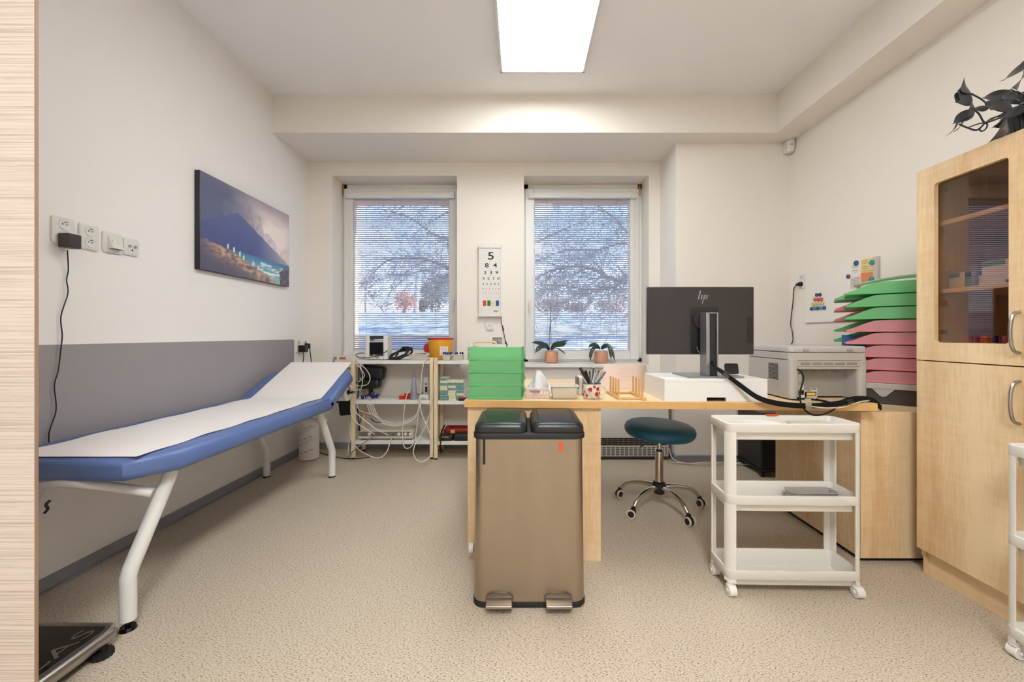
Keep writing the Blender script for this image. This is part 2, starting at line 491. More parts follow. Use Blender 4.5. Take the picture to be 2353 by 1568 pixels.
# dropped beams
struct('trim_1', MB().box(XL, XR, 3.155, YB + .01, ZS, ZC + .01), M['wall'])
struct('trim_2', MB().box(2.02, XR, YREAR, 3.156, ZS, ZC + .01), M['wall'])
# sunlit orange outer reveals
for i, (a, c) in enumerate(OP):
    m = MB()
    m.box(a - .02, a + .036, 4.0, YO + .005, .78, ZO1).box(c - .036, c + .02, 4.0, YO + .005, .78, ZO1)
    m.box(a - .02, c + .02, 4.0, YO + .005, 2.43, ZO1 + .02).box(a - .02, c + .02, 4.0, YO + .04, .76, .84)
    struct('trim_%d' % (i + 3), m, M['facade'])
# baseboards
def bboard(name, m): struct(name, m, M['base'], bevel=.004)
bboard('baseboard_left', MB().box(XL, XL + .012, YREAR, YB, 0, .055).box(XL, XL + .03, YREAR, YB, 0, .006))
bboard('baseboard_back', MB().box(XL, 1.287, YB - .012, YB, 0, .055))
bboard('baseboard_right', MB().box(XR - .012, XR, YREAR, YP, 0, .055))
bboard('baseboard_pillar', MB().box(1.275, XR, YP - .012, YP, 0, .055).box(1.275, 1.287, YP, YB, 0, .055))
# sills
for i, (x0, x1) in enumerate(((-1.765, -.565), (0.0, 1.146))):
    m = MB().box(x0, x1, 3.65, 3.93, .757, .791)
    struct('trim_%d' % (i + 5), m, M['white'], bevel=.004)

# ---------------------------------------------------------------- windows
def window(i, X0, X1, gx0, gx1, hinge_left):
    Y0 = 3.90
    zb, zt = .792, ZO1
    m = MB()
    # fixed outer frame, jointed round the opening
    m.box(X0, X0 + .045, Y0 + .02, Y0 + .10, zb, zt).box(X1 - .045, X1, Y0 + .02, Y0 + .10, zb, zt)
    m.box(X0, X1, Y0 + .02, Y0 + .10, zt - .05, zt).box(X0, X1, Y0 + .02, Y0 + .10, zb, zb + .04)
    fr = struct('window_%d' % i, m, M['frame'], bevel=.004)
    sx0, sx1 = gx0 - .085, gx1 + .085
    sx0 = max(sx0, X0 + .012); sx1 = min(sx1, X1 - .012)
    gz0, gz1 = .897, 2.392
    sz0, sz1 = .815, 2.49
    m = MB()
    ys, ye = Y0, Y0 + .07
    m.box(sx0, gx0, ys, ye, sz0, sz1).box(gx1, sx1, ys, ye, sz0, sz1).box(gx0, gx1, ys, ye, sz0, gz0).box(gx0, gx1, ys, ye, gz1, sz1)
    # glazing bead
    for a, b_, c, d in ((gx0, gx0 + .01, gz0, gz1), (gx1 - .01, gx1, gz0, gz1), (gx0, gx1, gz0, gz0 + .01), (gx0, gx1, gz1 - .01, gz1)):
        m.box(a, b_, ys + .02, ye, c, d)
    m.build('sash', M['frame'], fr, bevel=.004)
    MB().box(gx0 - .005, gx1 + .005, Y0 + .040, Y0 + .046, gz0 - .005, gz1 + .005).build('window_pane', M['glass'], fr, smooth=False)
    hx = sx0 - .008 if hinge_left else sx1 + .008
    for z in (2.43, .85):
        m = MB().cyl((hx, Y0 + .005, z), (hx, Y0 + .005, z + (.085 if z > 2 else .05)), .009, n=10)
        m.build('hinge', M['gold'] if z > 2 else M['white'], fr)
    kx = gx1 + .045 if hinge_left else gx0 - .045
    m = MB().box(kx - .014, kx + .014, Y0 - .012, Y0, 1.34, 1.40)
    m.tube([(kx, Y0 - .01, 1.37), (kx, Y0 - .04, 1.37), (kx, Y0 - .045, 1.35), (kx, Y0 - .042, 1.27)], .009, 8)
    m.build('window_handle', M['white'], fr, bevel=.002)
    return fr, gx0, gx1, gz0, gz1, Y0
W1 = window(1, OP[0][0], OP[0][1], -1.657, -.711, True)
W2 = window(2, OP[1][0], OP[1][1], .120, 1.062, False)

def blind(W, label, chain_right):
    fr, gx0, gx1, gz0, gz1, Y0 = W
    t_ = thing('venetian_blind', label, 'blind', ((gx0 + gx1) / 2, Y0 - .02, gz0), group=None)
    m = MB().box(gx0 - .035, gx1 + .035, Y0 - .034, Y0 - .001, gz1 - .002, gz1 + .05)
    m.build('head_rail', M['frame'], t_, bevel=.003)
    for x in (gx0 - .03, gx1 + .03):
        MB().box(x - .026, x + .026, Y0 - .038, Y0 - .001, gz1 - .006, gz1 + .055).build('end_cap', M['white'], t_, bevel=.003)
    m = MB(); z = gz0 + .022; pitch = .0205; yc = Y0 + .022
    while z < gz1 - .004:
        tl = .0030
        if chain_right is False and z < 1.045: tl = .0085
        hw = .0115
        m.box(gx0 + .006, gx1 - .006, yc - hw, yc + hw, z - .0004, z + .0004)
        for q in range(8):
            i = len(m.v) - 8 + q
            x, y, zz = m.v[i]
            m.v[i] = (x, y, zz + (tl if y < yc else -tl))
        z += pitch
    m.build('slats', M['slat'], t_, smooth=False)
    MB().box(gx0 + .004, gx1 - .004, yc - .010, yc + .010, gz0 + .001, gz0 + .012).build('bottom_rail', M['slat'], t_)
    for k in (.14, .5, .86):
        x = gx0 + (gx1 - gx0) * k
        MB().cyl((x, yc - .014, gz0 + .005), (x, yc - .014, gz1), .0011, n=5).build('lift_cord', M['inkgrey'], t_)
    xg = (gx1 + .030) if chain_right else (gx0 - .022)
    pts = [(xg, Y0 - .035, gz1), (xg - .002, Y0 - .034, 1.6), (xg - .001, Y0 - .034, 1.23), (xg - .016, Y0 - .034, 1.10), (xg - .004, Y0 - .034, 1.06), (xg + .016, Y0 - .034, 1.09), (xg + .008, Y0 - .034, 1.23), (xg + .006, Y0 - .034, 1.6), (xg + .006, Y0 - .035, gz1)]
    MB().tube(spline(pts, 5), .0012, 5).build('bead_chain', M['white'], t_)
    return t_
blind(W1, 'venetian blind on the window nearer the examination couch, beside the yellow sharps bin', False)
blind(W2, 'venetian blind on the window behind the two potted orchids', True)

# ---------------------------------------------------------------- outside
def ground_h(x, y):
    pr = [(4.2, -.15), (6, .35), (12, .95), (20, 1.85), (30, 2.74), (45, 3.3), (90, 4.2), (140, 5)]
    for (a, za), (b_, zb) in zip(pr, pr[1:]):
        if y <= b_: return za + (zb - za) * max(0, (y - a)) / (b_ - a)
    return 5
gm, t, go = newmat('frosted meadow')
b = t.nodes.new('ShaderNodeBsdfPrincipled'); b.inputs['Roughness'].default_value = 0.9
co = t.nodes.new('ShaderNodeTexCoord')
n1 = t.nodes.new('ShaderNodeTexNoise'); n1.inputs['Scale'].default_value = 1.6; n1.inputs['Detail'].default_value = 8; n1.inputs['Roughness'].default_value = .7
r1 = t.nodes.new('ShaderNodeValToRGB')
r1.color_ramp.elements[0].position = .40; r1.color_ramp.elements[0].color = rgb(108, 118, 100)
r1.color_ramp.elements[1].position = .58; r1.color_ramp.elements[1].color = rgb(204, 210, 212)
t.links.new(co.outputs['Object'], n1.inputs['Vector']); t.links.new(n1.outputs['Fac'], r1.inputs[0]); t.links.new(r1.outputs[0], b.inputs['Base Color']); t.links.new(b.outputs[0], go.inputs[0])
ys = [4.2, 5, 6, 8, 10, 12, 16, 20, 25, 30, 37, 45, 65, 90, 140]
xs = [-90 + 6 * k for k in range(31)]
m = MB()
m.loft([[(x, y, ground_h(x, y) + (0 if y < 9 else .06 * mnoise.noise(Vector((x * .2, y * .2, 0))))) for x in xs] for y in ys], False, False, closed=False)
g = struct('ground', m, gm)

M['bark'] = P('pale grey bark', (142, 132, 120), .85, vary=.25, scale=6)
M['birch'] = P('white birch bark', (226, 220, 212), .8, vary=.15, scale=5)
M['rustleaf'] = P('rust coloured leaves', (224, 140, 88), .8, vary=.3, scale=4)
M['twigpink'] = P('reddish brown twigs', (190, 150, 128), .9, vary=.2, scale=2)
M['evergreen'] = P('dark evergreen', (96, 104, 84), .9, vary=.4, scale=3)

def grow(m, rnd, p, d, L, r, depth, tips, droop=.0, spread=.6, kids=(3, 5), rmin=.006):
    n = 4
    pts = [p.copy()]; rs = [r]
    q = p.copy(); dd = d.normalized()
    for i in range(n):
        dd = (dd + Vector((rnd.uniform(-1, 1), rnd.uniform(-1, 1), rnd.uniform(-1, 1))) * .16 + Vector((0, 0, -droop))).normalized()
        q = q + dd * (L / n); pts.append(q.copy()); rs.append(max(rmin * .7, r * (1 - .62 * (i + 1) / n)))
    m.tube(pts, rs, 3 if r < .03 else (5 if r < .08 else 8), caps=False)
    if depth <= 0:
        tips.append(pts[-1]); return
    k = rnd.randint(*kids)
    for j in range(k):
        f = rnd.uniform(.25, 1.0); idx = min(n - 1, int(f * n)); fr_ = f * n - idx
        a = pts[idx].lerp(pts[idx + 1], fr_)
        dj = (pts[idx + 1] - pts[idx]).normalized()
        side = Vector((rnd.uniform(-1, 1), rnd.uniform(-1, 1), rnd.uniform(-.7, .8)))
        nd = (dj * (1 - spread * .4) + side.normalized() * spread).normalized()
        grow(m, rnd, a, nd, L * rnd.uniform(.5, .78), max(rmin, rs[idx] * rnd.uniform(.42, .62)), depth - 1, tips, droop, spread, kids, rmin)

def tree(name, label, base, H, R, seed, bark, lean=(0, 0), limbs=7, depth=4, droop=.02, first=.25, spread=.6, kids=(3, 5), rmin=.007, limb_len=.45, dirs=None, group=None, boughs=()):
    rnd = random.Random(seed)
    t_ = thing(name, label, 'tree', base, group=group)
    B = Vector(base)
    top = B + Vector((lean[0], lean[1], H))
    pts = [B + Vector((0, 0, -.3))]
    for k in range(1, 7):
        f = k / 6
        pts.append(B.lerp(top, f) + Vector((rnd.uniform(-1, 1), rnd.uniform(-1, 1), 0)) * R * .8 * f)
    rs = [R * 1.25] + [R * (1 - .75 * k / 6) for k in range(1, 7)]
    MB().tube(spline(pts, 3), [rs[0] + (rs[-1] - rs[0]) * i / 18 for i in range(19)], 10).build('trunk', bark, t_)
    m = MB(); tips = []
    for j in range(limbs):
        f = first + (1 - first) * (j + .5) / limbs
        a = pts[0].lerp(pts[-1], f); idx = min(5, int(f * 6)); a = pts[idx].lerp(pts[idx + 1], f * 6 - idx)
        ang = rnd.uniform(0, 6.28)
        if dirs: ang = math.radians(dirs[j % len(dirs)] + rnd.uniform(-12, 12))
        d = Vector((math.cos(ang), math.sin(ang), rnd.uniform(.1, .6)))
        grow(m, rnd, a, d, H * limb_len * (1.15 - .6 * f), R * (1 - .7 * f) * .55, depth, tips, droop, spread, kids, rmin)
    for bp, br in boughs:
        P3 = spline([Vector(q) for q in bp], 6); n_ = len(P3)
        m.tube(P3, [br * (1 - .75 * i / n_) for i in range(n_)], 8, caps=False)
        for i in range(2, n_ - 1):
            for q in range(2 if i % 3 else 3):
                d = (P3[i + 1] - P3[i]).normalized(); sd = Vector((rnd.uniform(-1, 1), rnd.uniform(-1, 1), rnd.uniform(-1, .9))).normalized()
                grow(m, rnd, P3[i], (d * .7 + sd * .8).normalized(), rnd.uniform(.6, 1.3), max(.010, br * .28 * (1 - .6 * i / n_)), 3 if q == 2 else 2, tips, .03, .65, (3, 4), rmin * .55)
    m.build('branches', bark, t_)
    return t_, tips
# big bare trees standing just outside
tree('bare_tree', 'big bare tree whose boughs reach across both windows, trunk hidden by the pier', (-1.25, 16, ground_h(0, 16)), 9.5, .24, 4, M['bark'], limbs=6, depth=3, first=.42, droop=.03, limb_len=.48, dirs=[180, 20, 150, -10, 200, 165], kids=(4, 5), rmin=.010,
     boughs=(([(-1.25, 16, 2.6), at(1070, 640, 16), at(1033, 618, 16), at(990, 600, 15.7), at(940, 592, 15.5), at(890, 600, 15.3), at(845, 640, 15)], .085),
             ([(-1.25, 16, 3.6), at(1060, 560, 16), at(1000, 540, 16.4), at(940, 500, 16.6), at(870, 480, 17)], .07),
             ([(-1.25, 16, 2.4), at(1080, 660, 15.8), at(1033, 650, 15.5), at(985, 622, 15), at(930, 632, 14.6), at(880, 630, 14.4)], .05),
             ([(-1.25, 16, 4.2), at(1180, 600, 16), at(1230, 560, 15.6), at(1290, 530, 15.3), at(1350, 505, 15)], .06)))
tree('bare_tree', 'bare tree beyond the right-hand window, heavy bough sweeping in from the side', (5.6, 13, ground_h(0, 13)), 8.5, .27, 11, M['bark'], limbs=5, depth=3, first=.45, droop=.03, limb_len=.55, dirs=[180, 170, 195, 160, 205], kids=(4, 5), rmin=.009,
     boughs=(([(5.6, 13, 2.4), at(1530, 655, 12.6), at(1447, 645, 12), at(1405, 640, 11.8), at(1365, 620, 11.6), at(1320, 612, 11.4), at(1260, 625, 11.2), at(1205, 660, 11)], .085),
             ([(5.6, 13, 2.2), at(1500, 648, 12.5), at(1435, 650, 12), at(1400, 664, 11.7), at(1350, 666, 11.5), at(1290, 656, 11.3), at(1225, 655, 11)], .05),
             ([(5.6, 13, 4.2), at(1510, 600, 12.4), at(1445, 538, 12), at(1410, 500, 11.8), at(1370, 470, 11.6)], .06),
             ([(5.6, 13, 3.4), at(1500, 570, 12.4), at(1430, 560, 12), at(1370, 575, 11.8), at(1300, 575, 11.6), at(1230, 602, 11.4)], .05)))
tree('birch_tree', 'pale-trunked tree on the horizon behind the rust-leaved bush', (-8.0, 30, ground_h(0, 30) - .05), 9.0, .18, 7, M['birch'], lean=(.5, 0), limbs=10, depth=4, first=.25, droop=.02, limb_len=.4, kids=(3, 5), rmin=.012)
# far trees on the horizon
def far_tree(x, y, H, seed, bark, label, group='bare trees along the horizon'):
    return tree('bare_tree', label, (x, y, ground_h(x, y) - .1), H, H * .02, seed, bark, limbs=9, depth=3, first=.15, limb_len=.4, kids=(3, 5), rmin=.02, group=group)
rnd = random.Random(5)
for i, x in enumerate((-7.6, -7.0, -6.4, -11.2, .9, 2.4, 4.3, 6.6, 8.2)):
    far_tree(x * 37 / 30, 37 + rnd.uniform(-2, 2), (5.2 if i < 3 else 3.0) + rnd.uniform(-.4, .8), 20 + i, M['birch'] if i < 3 else M['twigpink'], 'slender bare tree on the frosty horizon among others like it')
# leafy bushes
def bush(name, label, x, y, wx, H, mat, seed, cat='bush', n=900, ls=.07, group=None):
    rnd = random.Random(seed)
    z0 = ground_h(x, y) - .05
    t_ = thing(name, label, cat, (x, y, z0), group=group)
    m = MB(); tips = []
    for j in range(9):
        a = rnd.uniform(0, 6.28)
        grow(m, rnd, Vector((x + rnd.uniform(-.2, .2) * wx, y, z0)), Vector((math.cos(a) * .7 * wx / H, math.sin(a) * .4, 1)), H * .6, .03, 2, tips, 0, .6, (3, 4), .012)
    m.build('stems', M['twigpink'], t_)
    m = MB()
    for j in range(n):
        while True:
            u = Vector((rnd.uniform(-1, 1), rnd.uniform(-1, 1), rnd.uniform(-1, 1)))
            if u.length < 1: break
        c = Vector((x + u.x * wx, y + u.y * wx * .7, z0 + H * .52 + u.z * H * .5))
        a = Vector((rnd.uniform(-1, 1), rnd.uniform(-1, 1), rnd.uniform(-1, 1))).normalized() * ls
        b_ = a.orthogonal().normalized() * ls * .6
        m.add([c - a, c + b_, c + a, c - b_], [(0, 1, 2, 3)])
    m.build('leaves', mat, t_, smooth=False)
bush('rust_bush', 'rust-leaved bush at the foot of the pale-trunked tree', -8.55, 29, .85, 1.75, M['rustleaf'], 3, n=700)
bush('dark_bush', 'dark green-grey bush right of the pale trunk on the horizon', -6.9, 31.5, 1.1, 2.9, M['evergreen'], 8, n=1500)
bush('dark_bush', 'low dark bush touching the rust-leaved bush', -7.6, 30.5, .5, 1.1, M['evergreen'], 9, n=500)
for i, (x, wx, H) in enumerate(((2.2, 1.5, 1.25), (4.1, 1.0, 1.0), (6.9, 1.6, 1.2), (-13.6, .9, .8))):
    bush('russet_hedge', ['long russet hedge on the horizon, widest seen through the orchid window', 'short russet hedge between two larger ones on the horizon', 'rounded russet hedge on the horizon towards the monitor', 'tiny russet hedge at the far edge of the meadow'][i], x * 38 / 30, 38, wx * 1.2, H * 1.2, M['twigpink'], 30 + i, cat='hedge', n=1100, ls=.09)

# ---------------------------------------------------------------- ceiling lamp and added rear fill panel
M['lamp'] = emission('lit lamp diffuser', (0.955, 0.985, 1.0, 1), PANEL_STRENGTH)
M['rear_fill'] = emission('added rear fill diffuser', (0.945, 0.98, 1.0, 1), REAR_FILL_STRENGTH)
def panel(x, y0, y1, label, mat='lamp'):
    t_ = thing('ceiling_light', label, 'lamp', (x, (y0 + y1) / 2, ZC))
    x0, x1 = x - .3, x + .3
    m = MB().box(x0, x0 + .016, y0, y1, ZC - .045, ZC).box(x1 - .016, x1, y0, y1, ZC - .045, ZC).box(x0, x1, y0, y0 + .016, ZC - .045, ZC).box(x0, x1, y1 - .016, y1, ZC - .045, ZC)
    m.build('lamp_frame', M['white'], t_, bevel=.002)
    MB().box(x0 + .014, x1 - .014, y0 + .014, y1 - .014, ZC - .040, ZC - .036).build('diffuser', M[mat], t_, smooth=False)
panel(.147, 1.60, 2.83, 'rectangular lit panel lamp on the ceiling above the desk')
panel(.147, -1.35, -.12, 'added fill light panel, unseen on the ceiling behind the viewer', 'rear_fill')  # unseen panel added behind the camera to brighten the room
# ---------------------------------------------------------------- left: couch, picture, sockets, scale
def couch():
    t_ = thing('examination_couch', 'blue vinyl examination couch covered with a white paper sheet, along the grey banded wall', 'couch', (-1.625, 2.2, 0))
    ya, yf = 1.40, 2.76
    xi, xo = -1.945, -1.305
    poly = [(xi + .02, ya), (xo - .10, ya), (xo, ya + .13), (xo, yf), (xi, yf), (xi, ya + .02)]
    MB().pad(poly, .535, .622, .030, 4).build('mattress', M['blue'], t_, ang=50)
    ang = math.radians(24)
    L = .47
    xf = Matrix.Translation((0, yf - .012, .535)) @ Matrix.Rotation(ang, 4, 'X')
    m = MB(); m.xf = xf
    hp = [(xi, 0), (xo, 0), (xo, L - .10), (xo - .08, L), (xi + .12, L), (xi, L - .12)]
    m.pad(hp, .0, .085, .030, 4)
    m.build('head_rest', M['blue'], t_, ang=50)
    # paper strip, following mattress and head rest, edges slightly wavy
    rows = []
    rnd = random.Random(2)
    N = 60
    for i in range(N + 1):
        s_ = i / N * 1.82
        if s_ < yf - ya - .045:
            y, z = ya + .018 + s_, .6245 + (.0015 * math.sin(s_ * 23))
        else:
            q = s_ - (yf - ya - .045)
            p = xf @ Vector((0, q + .036, .0875)); y, z = p.y, p.z
        w0 = -1.858 + .010 * mnoise.noise(Vector((s_ * 4, 0, 0))); w1 = -1.372 + .016 * mnoise.noise(Vector((s_ * 5, 3, 0)))
        row = []
        for k in range(9):
            x = w0 + (w1 - w0) * k / 8
            row.append((x, y, z + .0015 * abs(mnoise.noise(Vector((x * 6, s_ * 5, 1))))))
        rows.append(row)
    MB().sheet(rows, .0008).build('paper_sheet', M['paper'], t_, ang=60)
    # four bent tubular legs
    def leg(x, yfoot, lean, dx=0):
        m = MB()
        pts = [(x, yfoot, .035 if lean > 0 else .010), (x, yfoot, .16), (x, yfoot, .185), (x + dx * .05, yfoot + lean * .06, .215), (x + dx, yfoot + lean * .95, .50), (x + dx, yfoot + lean, .535)]
        m.tube(pts, .0245, 16)
        o = m.build('leg', M['white'], t_)
        MB().cyl((x, yfoot, .0), (x, yfoot, .012), .026, .022, 16).cyl((x, yfoot, .01), (x, yfoot, .045), .008, n=10).build('foot', M['black_gloss'], o)
    leg(-1.416, 1.432, .155, .02); leg(-1.90, 1.432, .155, 0)
    leg(-1.413, 2.965, -.19, 0); leg(-1.90, 2.965, -.19, 0)
    for yy, zz in ((1.52, .455), (2.87, .44)):
        up = .075 if yy < 2 else .0
        pts = [(-1.41, yy, zz), (-1.50, yy - up * .6, zz + up * .5), (-1.62, yy - up * 1.3, zz + up), (-1.75, yy - up * .9, zz + up * .8), (-1.90, yy, zz)]
        MB().tube(spline(pts, 5), .018, 12).build('cross_bar', M['white'], t_)
    m = MB().box(-1.90, -1.87, 1.5, 2.80, .515, .537).box(-1.46, -1.43, 1.55, 2.80, .515, .537)
    m.build('under_frame', M['white'], t_)
    # paper roll holder behind the head end
    MB().cyl((-1.87, 3.175, .60), (-1.33, 3.175, .60), .010, n=10).build('roll_holder', M['satin'], t_)
    MB().tube([(-1.36, 3.10, .68), (-1.36, 3.175, .60)], .008, 8).tube([(-1.88, 3.10, .68), (-1.88, 3.175, .60)], .008, 8).build('roll_bracket', M['satin'], t_)
    return t_
couch()
m = MB().cyl((-1.84, 3.175, .60), (-1.385, 3.175, .60), .070, n=32)
r = thing('paper_roll', 'white paper roll under the head end of the couch', 'paper roll', (-1.61, 3.175, .53))
m.build('paper', M['paper'], r)
MB().cyl((-1.386, 3.175, .60), (-1.376, 3.175, .60), .02, n=16).cyl((-1.376, 3.175, .60), (-1.345, 3.175, .60), .012, n=10).build('core', M['black'], r)

# wrapped paper roll standing on the floor
t_ = thing('wrapped_paper_roll', 'paper roll in printed white wrapper standing upright under the far couch end', 'paper roll', (-1.815, 3.40, 0))
MB().lathe([(.066, 0), (.078, .008), (.078, .392), (.066, .40)], (-1.815, 3.40, 0), 32).build('wrapper', M['paper'], t_)
m = MB()
for zz, s_ in ((.06, 'Onp'), (.17, 'Olp'), (.26, 'Onp'), (.33, 'One')):
    for k, a0 in enumerate((-118, -92, -66)):
        a = math.radians(a0); c = Vector((-1.815 + .0790 * math.cos(a), 3.40 + .0790 * math.sin(a), zz + .012 * k))
        xd = Vector((-math.sin(a), math.cos(a), .25))
        m.text(s_, .018, c, xd, Vector((-.1, 0, 1)), .0006)
for z0 in (.10, .115, .20, .215, .30, .315):
    m.tube([(-1.815 + .0786 * math.cos(a), 3.40 + .0786 * math.sin(a), z0 + (a + 2.8) * .035) for a in [-2.8 + .15 * k for k in range(17)]], .0008, 4)
m.build('printing', M['ink'], t_, smooth=False)

# landscape canvas
def art(u, v):
    n = lambda a, b_, s_=0: mnoise.noise(Vector((a, b_, s_)))
    fb = lambda a, b_, s_=0: n(a, b_, s_) + .5 * n(2 * a, 2 * b_, s_) + .25 * n(4 * a, 4 * b_, s_)
    def mixc(a, b_, t): t = max(0, min(1, t)); return tuple(x + (y - x) * t for x, y in zip(a, b_))
    sky = mixc((98, 106, 134), (204, 188, 188), (u - .18) * 1.9 + .25 * fb(u * 3, v * 4, 1))
    sky = mixc(sky, (250, 236, 226), 1.7 * math.exp(-((u - .80) ** 2 / .05 + (v - .62) ** 2 / .04)) + .4 * fb(u * 5, v * 6, 4) * u)
    sky = mixc(sky, (132, 122, 142), max(0, v - .86) * 3.0)
    c = sky
    ridge = .46 + .40 * math.exp(-((u - .47) / .075) ** 2) + .30 * math.exp(-((u - .60) / .04) ** 2) + .16 * math.exp(-((u - .72) / .09) ** 2) - .10 * max(0, u - .8) + .035 * fb(u * 14, 0, 7)
    if v < ridge and u > .30:
        c = mixc((160, 144, 160), (244, 224, 212), (u - .46) * 2.4 + .5 * fb(u * 22, v * 12, 2))
        c = mixc(c, sky, .30)
    mt = .735 - ((.35 - u) * .70 if u < .35 else (u - .35) * .68) + .012 * n(u * 20, 0, 3)
    if v < mt:
        c = mixc((100, 106, 152), (74, 86, 138), (mt - v) * 2.2 + .15 * fb(u * 6, v * 6))
        c = mixc(c, sky, max(0, min(.85, (u - .58) * 1.9)))
        c = mixc(c, (62, 70, 108), max(0, .30 - u) * 1.2)
    if v < .29:
        c = mixc((74, 128, 170), (140, 196, 190), (.29 - v) * 4.5)
        f = fb(u * 10, v * 30, 5)
        if v < .24 and u > .5: c = mixc(c, (242, 242, 236), max(0, (f + .12)) * 2.6 * (1 - min(1, abs(v - .15) * 5)))
        if u > .86 and v < .27 - (1.0 - u) * .6 + .05 * n(u * 20, 1): c = mixc((78, 74, 88), (126, 112, 108), .5 + fb(u * 20, v * 20))
    hl = .33 - .20 * u if u < .26 else .278 - .42 * (u - .26) - .08 * (u - .26) ** 2
    hl += .012 * fb(u * 30, 0, 9)
    if v < hl:
        g_ = .55 + .7 * fb(u * 18, v * 26, 6)
        c = mixc((98, 92, 110), (206, 166, 132), g_ * math.exp(-((hl - v - .04) / .10) ** 2) * 1.3)
        c = mixc(c, (84, 86, 112), max(0, .20 - u) * 3.5)
    for (au, av) in ((.25, .285), (.31, .265), (.37, .235), (.41, .200), (.52, .160), (.58, .130)):
        if abs(u - au) < .007 and 0 < v - av < .050: c = (240, 228, 208)
        if abs(u - au - .005) < .004 and 0 < v - av - .04 < .02: c = (240, 230, 214)
    return c
def canvas():
    y0, y1, z0, z1, xs = 2.40, 3.327, 1.455, 2.055, XL + .032
    t_ = thing('canvas_picture', 'landscape canvas of a blue mountain above a bright sea and a brown hillside', 'picture', (XL, (y0 + y1) / 2, z0))
    MB().box(XL + .001, xs, y0, y1, z0, z1).build('canvas_frame', M['black'], t_, bevel=.003)
    NX, NY = 300, 200
    vs = []; cols = []
    for j in range(NY + 1):
        for i in range(NX + 1):
            u, v = i / NX, j / NY
            vs.append((xs + .0006, y0 + .003 + (y1 - y0 - .006) * u, z0 + .003 + (z1 - z0 - .006) * v))
            c = art(u, v); cols += [s2l(max(0, min(255, q))) for q in c] + [1.0]
    fs = [(j * (NX + 1) + i, j * (NX + 1) + i + 1, (j + 1) * (NX + 1) + i + 1, (j + 1) * (NX + 1) + i) for j in range(NY) for i in range(NX)]
    o = MB().add(vs, fs)
    m_, t, oo = newmat('landscape print')
    b = t.nodes.new('ShaderNodeBsdfPrincipled'); b.inputs['Roughness'].default_value = .4
    a = t.nodes.new('ShaderNodeVertexColor'); a.layer_name = 'print'
    t.links.new(a.outputs[0], b.inputs['Base Color']); t.links.new(b.outputs[0], oo.inputs[0])
    ob = o.build('picture_print', m_, t_, smooth=False)
    ca = ob.data.color_attributes.new('print', 'FLOAT_COLOR', 'POINT')
    ca.data.foreach_set('color', cols)
canvas()

# wall sockets (faces along +X on the left wall; generic frame via matrix)
def wallxf(side, x, y, z):
    # local: x = along wall (to the viewer's right), y = out of wall, z up
    if side == 'left': R = Matrix(((0, 1, 0), (1, 0, 0), (0, 0, 1))).to_4x4()      # lx->+Y, ly->+X
    elif side == 'right': R = Matrix(((0, -1, 0), (-1, 0, 0), (0, 0, 1))).to_4x4() # lx->-Y, ly->-X
    else: R = Matrix(((1, 0, 0), (0, -1, 0), (0, 0, 1))).to_4x4()                  # lx->+X, ly->-Y
    return Matrix.Translation((x, y, z)) @ R
def socket(side, x, y, z, w_, h, label, cups, name='wall_socket', cat='socket'):
    t_ = thing(name, label, cat, (x, y, z - h / 2))
    xf = wallxf(side, x, y, z)
    def mk(): m = MB(); m.xf = xf; return m
    mk().loft([[(a, 0.0005, b_) for a, b_ in rrect(-w_ / 2, w_ / 2, -h / 2, h / 2, .012)], [(a, .008, b_) for a, b_ in rrect(-w_ / 2, w_ / 2, -h / 2, h / 2, .012)], [(a, .012, b_) for a, b_ in rrect(-w_ / 2 + .006, w_ / 2 - .006, -h / 2 + .006, h / 2 - .006, .010)]]).build('cover_plate', M['plastic'], t_)
    for cz in cups:
        r0 = min(.021, w_ * .3)
        rings = []
        for rr, yy in ((r0 + .003, .0121), (r0 + .002, .0145), (r0, .0145), (r0 * .85, .0125), (r0 * .1, .0123)):
            rings.append([(rr * math.cos(2 * math.pi * k / 24), yy, cz + rr * math.sin(2 * math.pi * k / 24)) for k in range(24)])
        o = mk().loft(rings).build('socket_cup', M['plastic'], t_)
        m = mk()
        for q in (-.0075, .0075): m.cyl((q, .0123, cz), (q, .0131, cz), .0026, n=10)
        m.build('pin_hole', M['black'], o)
        mk().cyl((0, .0123, cz + .009), (0, .024, cz + .009), .0022, n=8).build('earth_pin', M['satin'], o)
    return t_, xf
socket('left', XL, 1.71, 1.505, .086, .115, 'leftmost double wall socket, with the black charger plugged in', (.028, -.022))
socket('left', XL, 1.812, 1.503, .084, .115, 'double wall socket with both sockets empty, next to the charger', (.026, -.024))
t_, xf = socket('left', XL, 1.917, 1.50, .094, .098, 'wall outlet with a slanted hooded data port, third in the row', (), 'data_outlet', 'outlet')
m = MB(); m.xf = xf
m.loft([[(-.03, .012, -.028), (.03, .012, -.028), (.03, .012, .032), (-.03, .012, .032)], [(-.026, .036, -.030), (.026, .036, -.030), (.03, .014, .032), (-.03, .014, .032)]]).build('hood', M['plastic'], t_, bevel=.002)
m = MB(); m.xf = xf
m.box(-.019, -.003, .016, .036, -.0312, -.0295).box(.003, .019, .016, .036, -.0312, -.0295).build('data_port', M['black'], t_)
m = MB(); m.xf = xf
m.box(-.02, -.003, .0265, .0275, -.002, .010).box(.003, .02, .0265, .0275, -.002, .010).build('port_label', M['white'], t_)
t_, xf = socket('left', XL, 2.007, 1.50, .076, .084, 'small aerial outlet with two round ports, last in the row', (), 'aerial_outlet', 'outlet')
for q in (-.014, .014):
    m = MB(); m.xf = xf
    m.cyl((q, .012, .003), (q, .018, .003), .007, n=16).build('aerial_port', M['satin'], t_)
m = MB(); m.xf = xf
m.box(-.003, .003, .012, .0135, -.020, -.012).build('screw', M['black'], t_)
